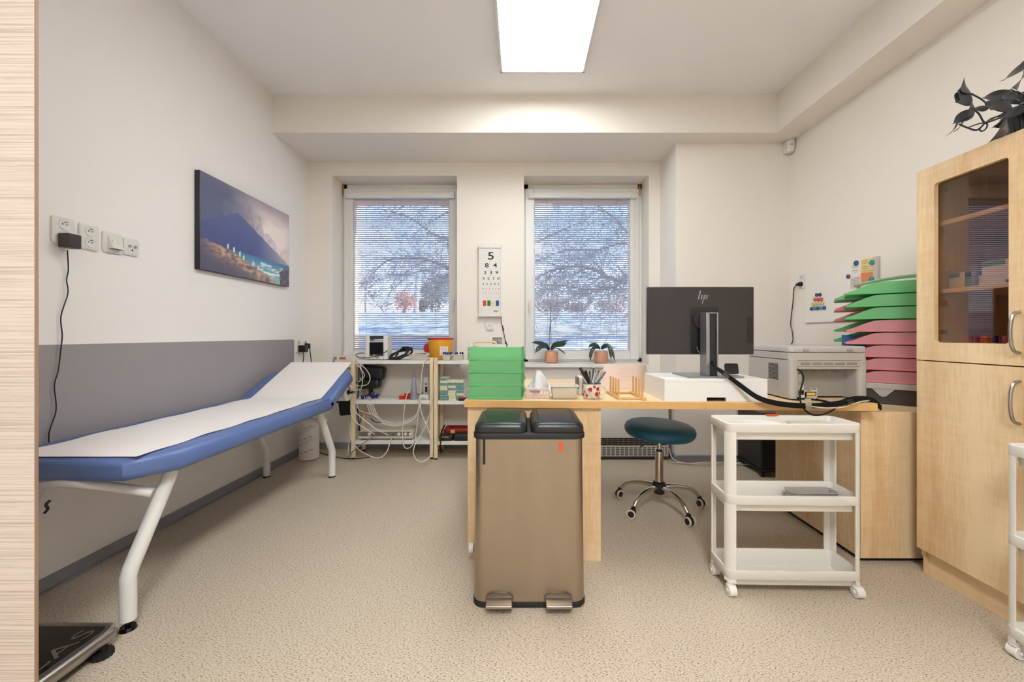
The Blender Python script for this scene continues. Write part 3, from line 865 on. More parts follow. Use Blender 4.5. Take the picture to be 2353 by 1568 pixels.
# charger and its long thin cable
t_ = thing('charger', 'black square charger plugged into the leftmost socket with its cable hanging down', 'charger', (XL + .02, 1.74, 1.45))
MB().box(XL + .016, XL + .062, 1.680, 1.732, 1.430, 1.490).build('charger_body', M['dgrey'], t_, bevel=.004)
pts = [at(157, 575, 1.70), at(157, 620, 1.73), at(153, 645, 1.73), at(156, 675, 1.735), at(140, 728, 1.72), at(143, 770, 1.72), at(140, 800, 1.715), at(134, 850, 1.705), at(125, 885, 1.70), at(129, 940, 1.70), at(113, 990, 1.68), at(114, 1030, 1.68)]
pts = [Vector((XL + .035 if i == 0 else XL + .012, p.y * ((XL + .012) / p.x) if i else p.y, p.z)) for i, p in enumerate(pts)]
MB().tube(spline(pts, 5), .0022, 6).build('charger_cable', M['black'], t_)

socket('left', XL, 3.50, .955, .070, .105, 'wall socket at the far end of the grey band, nearer of two', (.028,))
socket('left', XL, 3.61, .955, .070, .105, 'wall socket tucked beside the corner past the grey band', (.028,))
t_ = thing('plug', 'black block adapter in the socket at the end of the grey band', 'plug', (XL + .02, 3.52, .90))
MB().box(XL + .015, XL + .075, 3.49, 3.545, .905, .965).build('plug_body', M['black'], t_, bevel=.005)
MB().tube(spline([(XL + .045, 3.51, .905), (XL + .05, 3.515, .86), (XL + .04, 3.50, .70), (XL + .05, 3.53, .40), (XL + .06, 3.53, .06), (-1.80, 3.54, .012), (-1.64, 3.44, .010), (-1.45, 3.36, .010), (-1.3, 3.40, .012)], 6), .004, 6).build('plug_cable', M['black'], t_)
MB().sphere((XL + .0755, 3.505, .915), .002, 8).build('indicator', M['green'], t_)
t_ = thing('plug', 'black angled plug in the corner socket with a drooping lead', 'plug', (XL + .02, 3.61, .90))
MB().tube([(XL + .016, 3.61, .965), (XL + .045, 3.61, .965), (XL + .05, 3.61, .93)], [.018, .017, .008], 12).build('plug_body', M['black'], t_)
MB().tube(spline([(XL + .05, 3.61, .94), (XL + .05, 3.63, .86), (XL + .06, 3.64, .7), (XL + .05, 3.65, .3), (XL + .04, 3.66, .02)], 5), .004, 6).build('plug_cable', M['black'], t_)

# small maintenance hatch and brass screw on the wall below the couch
t_ = thing('wall_hatch', 'flush white hatch with a brass screw on the wall below the couch', 'hatch', (XL + .001, 2.12, .30))
MB().box(XL, XL + .003, 2.06, 2.30, .27, .52).build('hatch_plate', M['wall'], t_, smooth=False)
MB().cyl((XL + .003, 2.13, .45), (XL + .007, 2.13, .45), .010, n=14).build('screw', M['gold'], t_)

# scale on the floor
def scale():
    x0, x1, y0, y1 = -1.70, -1.375, 1.075, 1.385
    t_ = thing('floor_scale', 'silver-rimmed black platform scale on the floor by the couch foot', 'scale', ((x0 + x1) / 2, (y0 + y1) / 2, 0))
    MB().rbox(x0 + .03, x1 - .02, y0 + .03, y1 - .02, .012, .030, .03).build('base_plate', M['black'], t_)
    po = rrect(x0, x1, y0, y1, .05, 8)
    rings = [[(x, y, z) for x, y in inset(po, d)] for d, z in ((.006, .028), (0, .036), (0, .050), (.004, .060), (.012, .066), (.026, .068), (.030, .066))]
    MB().loft(rings).build('rim', M['satin'], t_, ang=60)
    MB().prism(inset(po, .030), .060, .0668).build('platform', M['black_gloss'], t_)
    MB().text('CAS', .075, (x1 - .050, y0 + .06, .0670), (0, 1, 0), (-1, 0, 0), .0003, wide=1.5).build('lettering', M['satin'], t_, smooth=False)
    for fx, fy in ((x1 - .005, y1 - .075), (x1 - .005, y0 + .07)):
        m = MB()
        pts = [(fx + (.026 + (.003 if k % 2 else 0)) * math.cos(2 * math.pi * k / 28), fy + (.026 + (.003 if k % 2 else 0)) * math.sin(2 * math.pi * k / 28)) for k in range(28)]
        m.prism(pts, .0, .018).cyl((fx, fy, .015), (fx, fy, .03), .008, n=8)
        m.build('foot', M['black_soft'], t_)
scale()

# tall cabinet side at the extreme left
t_ = thing('tall_cabinet', 'tall cabinet in pale horizontally streaked laminate at the left edge', 'cabinet', (-1.55, .98, 0))
lm = wood('pale streaked laminate', (170, 152, 138), (220, 206, 194), 'X', 5, .5)
for n_ in lm.node_tree.nodes:
    if n_.type == 'MAPPING': n_.inputs['Scale'].default_value = (.45, .45, 62)
    if n_.type == 'VALTORGB': n_.color_ramp.elements[0].position = .58; n_.color_ramp.elements[1].position = .92
MB().box(XL + .002, -1.163, .95, .956, .0, 2.9).build('side_panel', lm, t_, smooth=False)
MB().box(-1.163, -1.1600, .95, .956, .0, 2.9).build('edge_band', M['edge'], t_, smooth=False)
MB().box(XL + .002, -1.42, .956, 1.05, .0, 2.9).build('carcass', lm, t_, smooth=False)

t_ = thing('black_strap', 'small black strap end hanging from the couch leg next to the laminate cabinet', 'strap', (-1.87, 1.55, .4))
MB().tube(spline([at(116, 1150, 1.56), at(106, 1160, 1.55), at(110, 1170, 1.55), at(102, 1180, 1.545)], 4), .005, 6).build('strap_end', M['black'], t_)
# ---------------------------------------------------------------- storage heater, wall items at the back
t_ = thing('storage_heater', 'white storage heater with a grille along its foot, under the orchid window', 'heater', (.72, 3.5, 0))
MB().box(.20, 1.245, 3.37, 3.60, .03, .66).build('casing', M['white'], t_, bevel=.008)
MB().box(.20, 1.235, 3.40, 3.58, .0, .032).build('heater_plinth', M['grey_dark'], t_)
m = MB().box(.22, 1.225, 3.363, 3.371, .125, .185)
m.build('outlet_slot', M['black'], t_)
m = MB()
x = .225
while x < 1.215:
    m.box(x, x + .004, 3.360, 3.368, .125, .185); x += .045
for z in (.140, .155, .170): m.box(.22, 1.225, 3.358, 3.366, z - .0018, z + .0018)
m.build('outlet_grille', M['grey_dark'], t_, smooth=False)
MB().box(.22, 1.225, 3.364, 3.371, .035, .115).build('inlet_slot', M['dgrey'], t_)
m = MB()
for z in (.036, .052, .068, .084, .100, .114): m.box(.21, 1.235, 3.355, 3.366, z - .003, z + .003)
x = .215
while x < 1.23:
    m.box(x, x + .008, 3.355, 3.366, .036, .114); x += .038
m.build('inlet_grille', M['white'], t_, smooth=False)

# loose cables along the wall by the heater
for i, (pts, mat) in enumerate((([at(1538, 1049, 3.30), at(1570, 1046, 3.28), at(1620, 1053, 3.27), at(1665, 1049, 3.27), at(1722, 1052, 3.25)], M['black']),
        ([at(1538, 1052, 3.27), at(1580, 1056, 3.24), at(1640, 1052, 3.26), at(1722, 1060, 3.20)], M['cable_white']),
        ([at(1536, 1030, 3.34), at(1550, 1050, 3.30), at(1600, 1060, 3.2), at(1660, 1058, 3.22), at(1722, 1056, 3.24)], M['cable_white']))):
    pts = [Vector((p.x, p.y, max(.006 + .006 * i, p.z if (i == 2 and k == 0) else .006 + .006 * i))) for k, p in enumerate(pts)]
    o = MB().tube(spline(pts, 6), .005, 6).build('floor_cable', mat)
    tag(o, ['black cable lying along the pillar wall beyond the stool', 'light grey cable lying nearest the stool on the floor by the pillar', 'light grey cable dropping from behind the heater to the floor'][i], 'cable')

# eye chart
def eyechart():
    x0, x1, z0, z1, y = -.402, -.190, 1.224, 1.884, YB
    t_ = thing('eye_chart', 'white light-box eye chart of numbers with four colour patches, between the windows', 'eye chart', ((x0 + x1) / 2, y, z0))
    yf = y - .045
    MB().box(x0 + .004, x1 - .004, yf, y - .001, z0 + .01, z1 - .01).build('light_box', M['plastic'], t_, bevel=.003)
    MB().box(x0, x1, yf - .006, y - .001, z1 - .030, z1).box(x0, x1, yf - .006, y - .001, z0, z0 + .028).build('end_rail', M['white'], t_, bevel=.003)
    for x in (x0 + .045, x1 - .045): MB().cyl((x, y - .012, z1), (x, y - .012, z1 + .012), .012, n=12).build('hanger', M['white'], t_)
    cx = (x0 + x1) / 2 + .004
    def Z(cy): return 1.06 - ((550 + cy / 5.807) - 769) / 250.0     # rows of the chart, from its top down
    m = MB()
    rows = [(('5',), 270, 98, [391]), ('84', 377, 58, [336, 447]), ('239', 465, 41, [313, 391, 469]), ('9270', 541, 31, [294, 358, 425, 489]), ('32685', 609, 23, [290, 340, 391, 441, 492]),
            ('845376', 668, 15, [287, 329, 370, 413, 454, 496]), ('7293465', 725, 10, [285, 320, 356, 391, 427, 462, 498]), ('57436298', 780, 8, [284, 313, 342, 370, 402, 433, 467, 500])]
    for chars, cy, h, xs_ in rows:
        size = h / 5.807 / 250 * 1.45
        for c, px in zip(chars, xs_):
            X = (1060 + px / 5.807 - VX) / 250.0 + .003
            m.text(c, size, (X, yf - .0004, Z(cy)), (1, 0, 0), (0, 0, 1), .0004, wide=1.35, center=True, bold=size * .012)
    m.build('digits', M['ink'], t_, smooth=False)
    m = MB()
    for cy, s_ in ((297, '50'), (404, '30'), (491, '20'), (567, '15'), (634, '10'), (695, '7,5'), (751, '5'), (806, '4')):
        m.text(s_, .011, (cx, yf - .0004, Z(cy)), depth=.0004, wide=1.3, center=True)
    m.build('row_marks', M['inkred'], t_, smooth=False)
    for (a, b_, c) in ((285, 328, (205, 60, 20)), (343, 387, (20, 112, 40)), (398, 441, (226, 208, 168)), (456, 499, (10, 70, 150))):
        X0 = (1060 + a / 5.807 - VX) / 250 + .003; X1 = (1060 + b_ / 5.807 - VX) / 250 + .003
        MB().box(X0, X1, yf - .0016, yf, Z(892), Z(818)).build('colour_patch', P('chart patch %d' % a, c, .5), t_, smooth=False)
    X = (1060 + 456 / 5.807 - VX) / 250 + .003
    m = MB()
    for k, (w_, h) in enumerate(((.052, .0015), (.040, .006), (.024, .012), (.010, .018))):
        if k < 1: m.box(X - w_ / 2, X + w_ / 2, yf - .001, yf, Z(961) - h / 2, Z(961) + h / 2)
        else:
            for q in (-1, 1): m.box(X + q * w_ / 2 - .0018, X + q * w_ / 2 + .0018, yf - .001, yf, Z(961) - h / 2, Z(961) + h / 2)
    m.build('emblem', M['ink'], t_, smooth=False)
    cab = spline([at(1151, 728, 3.69), at(1153, 745, 3.69), at(1157, 762, 3.685), at(1162, 788, 3.685), at(1166, 815, 3.67), at(1166, 860, 3.68)], 5)
    o = MB().tube(cab, .003, 6).build('power_cable', M['black'], t_)
    MB().tube([at(1154.5, 748, 3.687), at(1157, 760, 3.685)], [.004, .0075], 8).tube([at(1162, 785, 3.685), at(1164, 795, 3.68)], [.005, .011], 8).build('cable_switch', M['black'], o)
eyechart()
socket('back', (1125 - VX) / 248, YB, 1.135, .078, .078, 'single square wall socket below the eye chart', (0,))
t_ = thing('wall_label', 'narrow clear strip of five small printed marks on the wall below the eye chart', 'label', (-.23, YB, .99))
MB().box((1131 - VX) / 247, (1154 - VX) / 247, YB - .002, YB - .0005, .972, 1.035).build('strip', M['clear'], t_, smooth=False)
m = MB()
for k in range(5):
    cx = (1134.5 + 4.35 * k - VX) / 247; cz = 1.020
    m.box(cx - .007, cx + .007, YB - .0035, YB - .002, cz + .004, cz + .008).add([(cx - .006, YB - .003, cz + .002), (cx + .006, YB - .003, cz + .002), (cx, YB - .003, cz - .008)], [(0, 2, 1)])
m.build('marks', M['inkgrey'], t_, smooth=False)

# motion sensor in the corner by the pillar
t_ = thing('motion_sensor', 'white motion sensor high in the corner above the whiteboard', 'sensor', (2.205, 3.26, 2.55))
po = [(2.18, 3.325), (2.178, 3.27), (2.195, 3.245), (2.222, 3.243), (2.238, 3.26), (2.238, 3.325)]
MB().loft([[(x, y, 2.56) for x, y in inset(po, .006)], [(x, y, 2.60) for x, y in po], [(x, y, 2.68 - .022) for x, y in po]]).build('sensor_body', M['plastic'], t_, bevel=.006)
MB().box(2.190, 2.212, 3.2435, 3.25, 2.610, 2.614).build('sensor_slot', M['ink'], t_)

# ---------------------------------------------------------------- wooden shelving units
ZSH = (.155, .497, .838)
def shelving(xa, xb, y0, y1, label):
    t_ = thing('shelving_unit', label, 'shelf', ((xa + xb) / 2, (y0 + y1) / 2, 0))
    pw = .030
    for x in (xa, xb):
        for y in (y0, y1 - pw):
            o = MB().box(x - pw / 2, x + pw / 2, y, y + pw, .012, .862).build('post', M['pine'], t_, bevel=.002)
            MB().cyl((x, y + pw / 2, 0), (x, y + pw / 2, .014), .014, n=12).build('glide', M['black_soft'], o)
        for z in ZSH:
            MB().box(x - .008, x + .008, y0 + pw, y1 - pw, z - .05 + .02, z + .018 - .02).build('side_rail', M['pine'], t_)
    for z in ZSH:
        MB().box(xa + .008 + pw / 2 - .006, xb - pw / 2 - .002, y0 + .004, y1 - .002, z - .030, z).build('shelf_board', M['white'], t_, bevel=.002)
shelving(-1.437, -.768, 3.385, 3.645, 'narrow wooden-post shelving with white boards beside the couch head')
shelving(-.728, -.060, 3.365, 3.645, 'wooden-post shelving with white boards running behind the desk')
ZA, ZBm, ZT = ZSH

# bedside monitor on the top shelf
def vital():
    x0, x1, y0, y1, z0, z1 = -1.352, -1.160, 3.44, 3.56, ZT + .006, ZT + .212
    t_ = thing('patient_monitor', 'white portable patient monitor with dark screen on the top shelf', 'monitor', ((x0 + x1) / 2, 3.5, ZT))
    hx0, hx1 = x0 + .038, x1 - .038
    m = MB()
    m.box(x0, hx0, y0, y1, z0, z1 - .004).box(hx1, x1, y0, y1, z0, z1 - .004).box(hx0, hx1, y0, y1, z0, z0 + .155).box(hx0, hx1, y0 + .02, y1 - .02, z1 - .02, z1 - .004)
    m.build('monitor_body', M['plastic'], t_, bevel=.006)
    MB().box(hx0 - .001, hx1 + .001, y0 - .003, y1 - .03, z1 - .030, z1 - .002).build('carry_handle', M['dgrey'], t_, bevel=.004)
    MB().box(hx0, hx1, y0 - .003, y0 + .002, z0 + .045, z0 + .150).build('screen', M['black_gloss'], t_)
    MB().box(hx0, hx1, y0 - .003, y0 + .002, z0 + .030, z0 + .044).build('key_strip', M['dgrey'], t_)
    MB().box(hx0 + .03, hx0 + .052, y0 - .005, y0, z0 + .033, z0 + .041).build('yellow_key', M['yellow'], t_)
    MB().box(hx1 - .045, hx1 - .02, y0 - .005, y0, z0 + .033, z0 + .041).build('blue_key', M['bluebox'], t_)
    MB().cyl(((x0 + x1) / 2 + .01, y0, z0 + .026), ((x0 + x1) / 2 + .01, y0 - .014, z0 + .026), .014, n=20).build('dial', M['satin'], t_)
    for x in (x0 + .03, x1 - .03): MB().box(x - .015, x + .015, y0 + .01, y1 - .01, ZT, z0).build('foot', M['dgrey'], t_)
    pts = [at(891, 806, 3.42), at(880, 812, 3.42), at(860, 820, 3.42), at(838, 823, 3.41), at(822, 821, 3.41), at(818, 816, 3.42), at(826, 812, 3.44), at(838, 812, 3.46)]
    MB().tube(spline(pts, 6), .0035, 6).build('probe_cable', M['black'], t_)
vital()
# coiled black cable
t_ = thing('coiled_cable', 'black cable coiled on the top shelf next to the patient monitor', 'cable', (-1.06, 3.5, ZT))
rnd = random.Random(9)
m = MB(); pts = []
for i in range(12 * 12):
    a = 2 * math.pi * i / 12
    R = .070 + .026 * math.sin(i * .171) + .008 * rnd.uniform(-1, 1)
    tilt = .055 + .018 * math.sin(i * .21)
    pts.append(Vector((-1.062 + R * math.cos(a) * 1.05, 3.50 + R * .65 * math.sin(a), ZT + .052 + tilt * math.sin(a + .6) * .8 + .006 * math.sin(i * .9))))
pts = [Vector((p.x, p.y, max(p.z, ZT + .006))) for p in pts]
m.tube(spline(pts, 2), .0052, 6).build('cable', M['black'], t_)

def basin(name, label, x0, x1, y0, y1, z, h, mat, flare=.008, rim=.006, cat='tray', rotz=0, group=None):
    t_ = thing(name, label, cat, ((x0 + x1) / 2, (y0 + y1) / 2, z), rotz, group)
    m = MB()
    if rotz:
        c = Vector(((x0 + x1) / 2, (y0 + y1) / 2, 0)); m.xf = Matrix.Translation(c) @ Matrix.Rotation(rotz, 4, 'Z') @ Matrix.Translation(-c)
    r = min(.018, (x1 - x0) * .15)
    po = rrect(x0, x1, y0, y1, r)
    R = []
    for d, zz in ((flare + rim + .006, 0), (flare + rim, .004), (rim, h - .003), (0, h - .002), (0, h), (rim + .0015, h), (flare + rim + .002, .006)):
        R.append([(x, y, z + zz) for x, y in inset(po, d)])
    m.loft(R)
    m.build('bowl' if False else 'tray_body', mat, t_, ang=50)
    return t_
basin('instrument_tray', 'cream enamel tray at the front of the top shelf by the coiled cable', -.972, -.792, 3.395, 3.505, ZT, .048, M['cream'])
basin('instrument_tray', 'longer cream tray pushed in behind the first one next to the sharps bin', -.960, -.868, 3.53, 3.635, ZT, .056, M['cream'])
b1 = basin('small_tray', 'small cream tray of blue-capped tubes, left of its pair on the shelf', -.690, -.605, 3.40, 3.52, ZT, .048, M['cream'])
b2 = basin('small_tray', 'small cream tray of blue-capped tubes next to the green letter trays', -.600, -.498, 3.40, 3.52, ZT, .046, M['cream'])
rnd = random.Random(3)
for k in range(12):
    x = (-.675 + .0125 * (k % 6)) if k < 6 else (-.580 + .0125 * (k % 6))
    y = 3.43 + .05 * rnd.random()
    t_ = thing('blood_tube', 'small white tube with a blue cap lying in the cream trays', 'tube', (x, y, ZT + .03), group='blue-capped tubes')
    a = Vector((x, y, ZT + .028)); d = Vector((rnd.uniform(-.5, .5), rnd.uniform(-.3, .3), .8)).normalized()
    MB().tube([a, a + d * .028], .0052, 8).build('tube_body', M['white'], t_)
    MB().tube([a + d * .026, a + d * .042], .0072, 8).build('cap', M['navy'], t_)

# sharps bin
t_ = thing('sharps_bin', 'yellow round sharps bin with a red lid on the top shelf before the window', 'bin', (-.755, 3.56, ZT))
c = (-.738, 3.618, ZT + .001)
MB().lathe([(.095, 0), (.098, .004), (.114, .175), (.112, .178), (.09, .02)], c, 36).build('tub', M['yellow'], t_)
MB().lathe([(.117, .174), (.119, .178), (.119, .186), (.115, .190), (.04, .192)], c, 36).build('lid', M['red'], t_)
MB().lathe([(.0425, 0), (.0425, .003)], (0, 0, 0), 28)
m = MB(); m.xf = Matrix.Translation((c[0] - .110, c[1] - .035, ZT + .100)) @ Matrix.Rotation(math.radians(80), 4, 'X') @ Matrix.Rotation(math.radians(-20), 4, 'Y')
m.lathe([(.040, 0), (.042, .002), (.040, .005)], n=30); m.build('closing_disc', M['red'], t_)
m = MB(); m.tube(spline([Vector((c[0] - .118, c[1] - .02, c[2] + .145)), Vector((c[0] - .09, c[1] - .09, c[2] + .155)), Vector((c[0] - .04, c[1] - .118, c[2] + .168))], 5), .0028, 6).build('bail_handle', M['yellow2'], t_)
rows = []
for k in range(7):
    a = math.radians(-82 + 40 * k / 6)
    rows.append([(c[0] + rr * math.cos(a), c[1] + rr * math.sin(a), c[2] + zz) for rr, zz in ((.1075, .038), (.1125, .115))])
lab = MB().sheet(rows, .0006).build('bin_label', M['paper'], t_)
m = MB()
for zz in (.095, .055):
    for kk in range(4):
        an = math.radians(45 + 90 * kk); an2 = math.radians(135 + 90 * kk)
        f = lambda q: (lambda a, z: Vector((c[0] + .1135 * math.cos(a) , c[1] + .1135 * math.sin(a), z)))(math.radians(-72) + .012 * math.cos(q) / .114 * 1.0, c[2] + zz + .012 * math.sin(q))
        m.tube([f(math.radians(90 * kk)), f(math.radians(90 * kk + 90))], .0009, 4)
m.build('hazard_marks', M['red'], lab)
m = MB()
for q in range(5):
    a0 = math.radians(-62); z = c[2] + .10 - .009 * q
    m.tube([(c[0] + .113 * math.cos(a0 + .02 * k), c[1] + .113 * math.sin(a0 + .02 * k), z) for k in range(8)], .0008, 4)
m.build('label_lines', M['inkgrey'], lab)

# boxes lying on the sill by the first window
for k, (x0, x1, z, w_, mat, lb) in enumerate(((-1.745, -1.44, 0, .03, 'pink', 'pinkish flat carton lying on the sill beside the shelving, underneath another'), (-1.750, -1.44, .031, .034, 'white', 'white flat carton with a teal end lying on another carton on the sill'))):
    t_ = thing('flat_carton', lb, 'box', ((x0 + x1) / 2, 3.74, .791 + z))
    MB().box(x0, x1, 3.70, 3.82, .791 + z, .791 + z + w_ - .001).build('carton', M[mat], t_, bevel=.002)
    if k:
        MB().box(x0 + .006, x0 + .03, 3.6985, 3.70, .797 + z, .815 + z + .006).build('teal_end', M['teal_box'], t_)
        MB().box(x0 + .055, x0 + .115, 3.6985, 3.70, .797 + z, .820 + z).build('red_print', M['inkred'], t_)
    else:
        m = MB().text('MEDICAL  GLOVES', .016, (x0 + .07, 3.6992, .800), depth=.0004); m.build('print', M['inkred'], t_, smooth=False)

# middle shelf of the first unit
rnd = random.Random(12)
for k, (px, py) in enumerate(((855, 905), (844, 914), (868, 911), (834, 914), (858, 914))):
    p = at(px, py, 3.46 + .02 * (k % 3))
    t_ = thing('suction_bulb', 'navy rubber suction bulb with a metal nipple in the heap on the middle shelf', 'electrode', (p.x, p.y, ZBm), group='suction electrodes')
    z = ZBm + .020 + (.028 if k == 0 else 0)
    MB().sphere((p.x, p.y, z), .019, 12).build('bulb', M['navy'], t_)
    d = Vector((rnd.uniform(-1, 1), -.4, -.1)).normalized()
    MB().tube([Vector((p.x, p.y, z)) + d * .016, Vector((p.x, p.y, z)) + d * .034], [.006, .009], 10).build('nipple', M['chrome'], t_)
t_ = thing('cone_bottle', 'grey cone-shaped bottle with a clear nozzle on the middle shelf', 'bottle', (-.912, 3.45, ZBm))
p = at(951, 919, 3.45)
MB().lathe([(.031, 0), (.033, .004), (.013, .192), (.010, .196)], (p.x, p.y, ZBm), 28).build('bottle_body', P('grey bottle', (150, 152, 158), .4), t_)
MB().lathe([(.011, .196), (.011, .212), (.006, .220), (.005, .245), (.001, .25)], (p.x, p.y, ZBm), 20).build('nozzle', M['clear'], t_)
t_ = thing('white_bottle', 'white cylindrical bottle with a black printed label standing behind the cone bottle', 'bottle', (-.86, 3.55, ZBm))
p = at(978, 912, 3.56)
MB().lathe([(.025, 0), (.027, .004), (.027, .15), (.022, .156), (.022, .178), (.018, .182)], (p.x, p.y, ZBm), 28).build('bottle_body', M['white'], t_)
m = MB()
rows = [[(p.x + .0275 * math.cos(a), p.y + .0275 * math.sin(a), ZBm + z) for z in (.05, .10)] for a in [math.radians(-85 + 8 * k) for k in range(6)]]
m.sheet(rows, .0004)
rows = [[(p.x + .0275 * math.cos(a), p.y + .0275 * math.sin(a), ZBm + z) for z in (.115, .13)] for a in [math.radians(-82 + 8 * k) for k in range(4)]]
m.sheet(rows, .0004).build('bottle_label', M['ink'], t_)
for k, (x0, x1, w_, lb) in enumerate(((917, 928, .035, 'small red box with a yellow top, farther from the grey cone bottle'), (929, 942, .045, 'small red box leaning against the grey cone bottle'))):
    a = at(x0, 918, 3.44 + .02 * k); b_ = at(x1, 918, 3.44 + .02 * k)
    t_ = thing('small_box', lb, 'box', ((a.x + b_.x) / 2, a.y, ZBm))
    MB().box(a.x, b_.x, a.y, a.y + .05, ZBm, ZBm + w_).build('carton', M['red'], t_, bevel=.001)
    MB().box(a.x, b_.x, a.y, a.y + .05, ZBm + w_, ZBm + w_ + .003).build('box_top', M['yellow'] if k == 0 else M['red'], t_)
t_ = thing('white_adapter', 'small white box on the middle shelf in front of the white bottle', 'box', (-.86, 3.45, ZBm))
a = at(963, 918, 3.44); b_ = at(985, 918, 3.44)
MB().box(a.x, b_.x, 3.44, 3.50, ZBm, ZBm + .040).build('adapter_body', M['white'], t_, bevel=.004)
MB().sphere(((a.x + b_.x) / 2, 3.43, ZBm + .012), .014, 10, (1.4, .6, .8)).build('label_knob', M['grey_plastic'], t_)
t_ = thing('green_pen', 'green marker lying behind the cone bottle', 'pen', (-.9, 3.53, ZBm))
MB().tube([at(960, 908, 3.52), at(972, 903, 3.54)], .006, 8).build('barrel', M['green'], t_)

# blood pressure cuffs: black leatherette bundles hung over the rail and couch end
t_ = thing('armrest_cushion', 'black leatherette armrest bundle behind the left shelving post', 'cushion', (-1.33, 3.5, ZBm))
def blob(m, c, hx, hy, hz, rx=0, rz=0, r=.3):
    m.xf = Matrix.Translation(c) @ Matrix.Rotation(rz, 4, 'Y') @ Matrix.Rotation(rx, 4, 'X')
    m.pad(rrect(-hx, hx, -hy, hy, min(hx, hy) * .5, 4), -hz, hz, min(hx, hy, hz) * .6)
    m.xf = None; return m
blob(MB(), (-1.315, 3.53, .725), .105, .05, .062, 0, .10).build('upper_pad', M['leather'], t_)
blob(MB(), (-1.34, 3.52, .625), .095, .05, .042, 0, -.05).build('lower_pad', M['leather'], t_)
MB().tube([(-1.345, 3.55, ZBm + .0), (-1.345, 3.55, .60)], .02, 10).build('pad_stem', M['black'], t_)
t_ = thing('black_cuff', 'black leatherette cuff hanging beside the couch head, left of the shelving post', 'cuff', (-1.52, 3.50, .4))
o = blob(MB(), (-1.525, 3.45, .46), .055, .03, .098, 0, -.10).build('cuff_body', M['leather'], t_)
blob(MB(), (-1.50, 3.44, .56), .05, .028, .03, 0, .1).build('cuff_flap', M['leather'], t_)
blob(MB(), (-1.585, 3.47, .52), .02, .02, .06, 0, .2).build('cuff_strap', M['leather'], t_)
MB().tube([(-1.53, 3.48, .55), (-1.50, 3.49, .62), (-1.45, 3.50, .63)], .006, 8).build('cuff_hook', M['black'], t_)

# ECG unit on the bottom shelf
def ecg():
    t_ = thing('ecg_unit', 'flat white ECG amplifier with a grey button strip on the bottom shelf', 'medical device', (-1.15, 3.5, ZA))
    x0, x1 = -1.405, -.935
    y0, y1 = 3.41, 3.62
    z0 = ZA + .010
    prof = [(x0, z0), (x1, z0), (x1, z0 + .055), (x1 - .015, z0 + .070), (x0 + .02, z0 + .070), (x0, z0 + .05)]
    MB().yprism(prof, y0, y1).build('casing', M['cream'], t_, bevel=.006)
    st = MB().box(x0 + .006, x1 - .012, y0 - .002, y0 + .002, z0 + .024, z0 + .062).build('button_strip', M['grey_dark'], t_)
    for px, r in ((849, .014), (917, .014), (932, .014), (943, .014)):
        p = at(px, 999, y0)
        MB().cyl((p.x, y0 - .001, z0 + .043), (p.x, y0 - .005, z0 + .043), r, n=18).build('button', M['plastic'], st)
    m = MB().text('ECG-Amplifier', .013, (-1.21, y0 - .0026, z0 + .042), depth=.0003); m.build('lettering', M['ink'], st, smooth=False)
    MB().box(x0 + .035, x0 + .052, y0 - .0035, y0, z0 + .028, z0 + .036).build('red_mark', M['red'], st)
    for x in (x0 + .04, x1 - .04): MB().box(x - .02, x + .02, y0 + .02, y1 - .02, ZA, z0).build('foot', M['black_soft'], t_)
ecg()
def lead(pts, label, mat='cable_white', r=.0032, tips=None):
    P3 = [at(a, b_, c) for a, b_, c in pts]
    P3 = [Vector((p.x, p.y, max(p.z, .004))) for p in P3]
    o = MB().tube(spline(P3, 8), r * 1.25, 6).build('electrode_cable', M[mat]); o['label'] = label; o['category'] = 'cable'
    if tips:
        for (a, b_, col) in tips:
            q = MB().tube([P3[a], P3[a] + (P3[b_] - P3[a]).normalized() * .025], .0055, 8).build('connector', M[col], o)
    return o
lead([(867, 1001, 3.38), (850, 992, 3.36), (820, 972, 3.35), (808, 955, 3.35), (806, 930, 3.36), (812, 905, 3.37)], 'grey cable with a red connector running from the ECG unit up the left post', tips=[(0, 1, 'red')])
lead([(892, 1000, 3.38), (870, 990, 3.36), (840, 968, 3.35), (815, 945, 3.35), (806, 925, 3.36), (808, 900, 3.37)], 'grey cable with a pale connector crossing diagonally above the ECG unit', tips=[(0, 1, 'cream')])
lead([(904, 997, 3.38), (897, 1015, 3.33), (888, 1040, 3.25), (870, 1053, 3.2), (845, 1046, 3.2), (820, 1030, 3.3), (806, 1005, 3.36), (804, 970, 3.36)], 'grey cable sagging in a loop below the bottom shelf to the floor', tips=[(0, 1, 'green')])
lead([(865, 1000, 3.38), (845, 1012, 3.34), (820, 1030, 3.3), (803, 1045, 3.28), (797, 1052, 3.25), (803, 1050, 3.3), (812, 1035, 3.35)], 'dark grey cable trailing from the ECG unit past the foot of the left post', 'grey_dark')
for i, (dx, dz) in enumerate(((0, 0), (4, 3), (8, 1), (-5, -4))):
    lead([(842 + dx, 912, 3.45), (850 + dx, 935, 3.37), (858 + dx, 952, 3.35), (880, 970 + dz, 3.34), (903, 977 + dz, 3.34), (925, 974 + dz, 3.34), (950, 962 + dz, 3.35), (960, 945, 3.36), (963, 925, 3.37), (964, 918, 3.38)],
         ['thin pale lead swagging in a bundle from the suction bulbs to the grey cable joint', 'thin pale lead swagging in a bundle from the suction bulbs to the grey cable joint', 'thin pale lead swagging in a bundle from the suction bulbs to the grey cable joint', 'thin pale lead swagging in a bundle from the suction bulbs to the grey cable joint'][i], r=.0022)['group'] = 'leads in the swagged bundle'
lead([(826, 918, 3.42), (821, 930, 3.37), (826, 943, 3.36), (845, 950, 3.35), (858, 955, 3.35)], 'thin pale lead from the leftmost bulb dropping under the middle shelf', r=.0022)
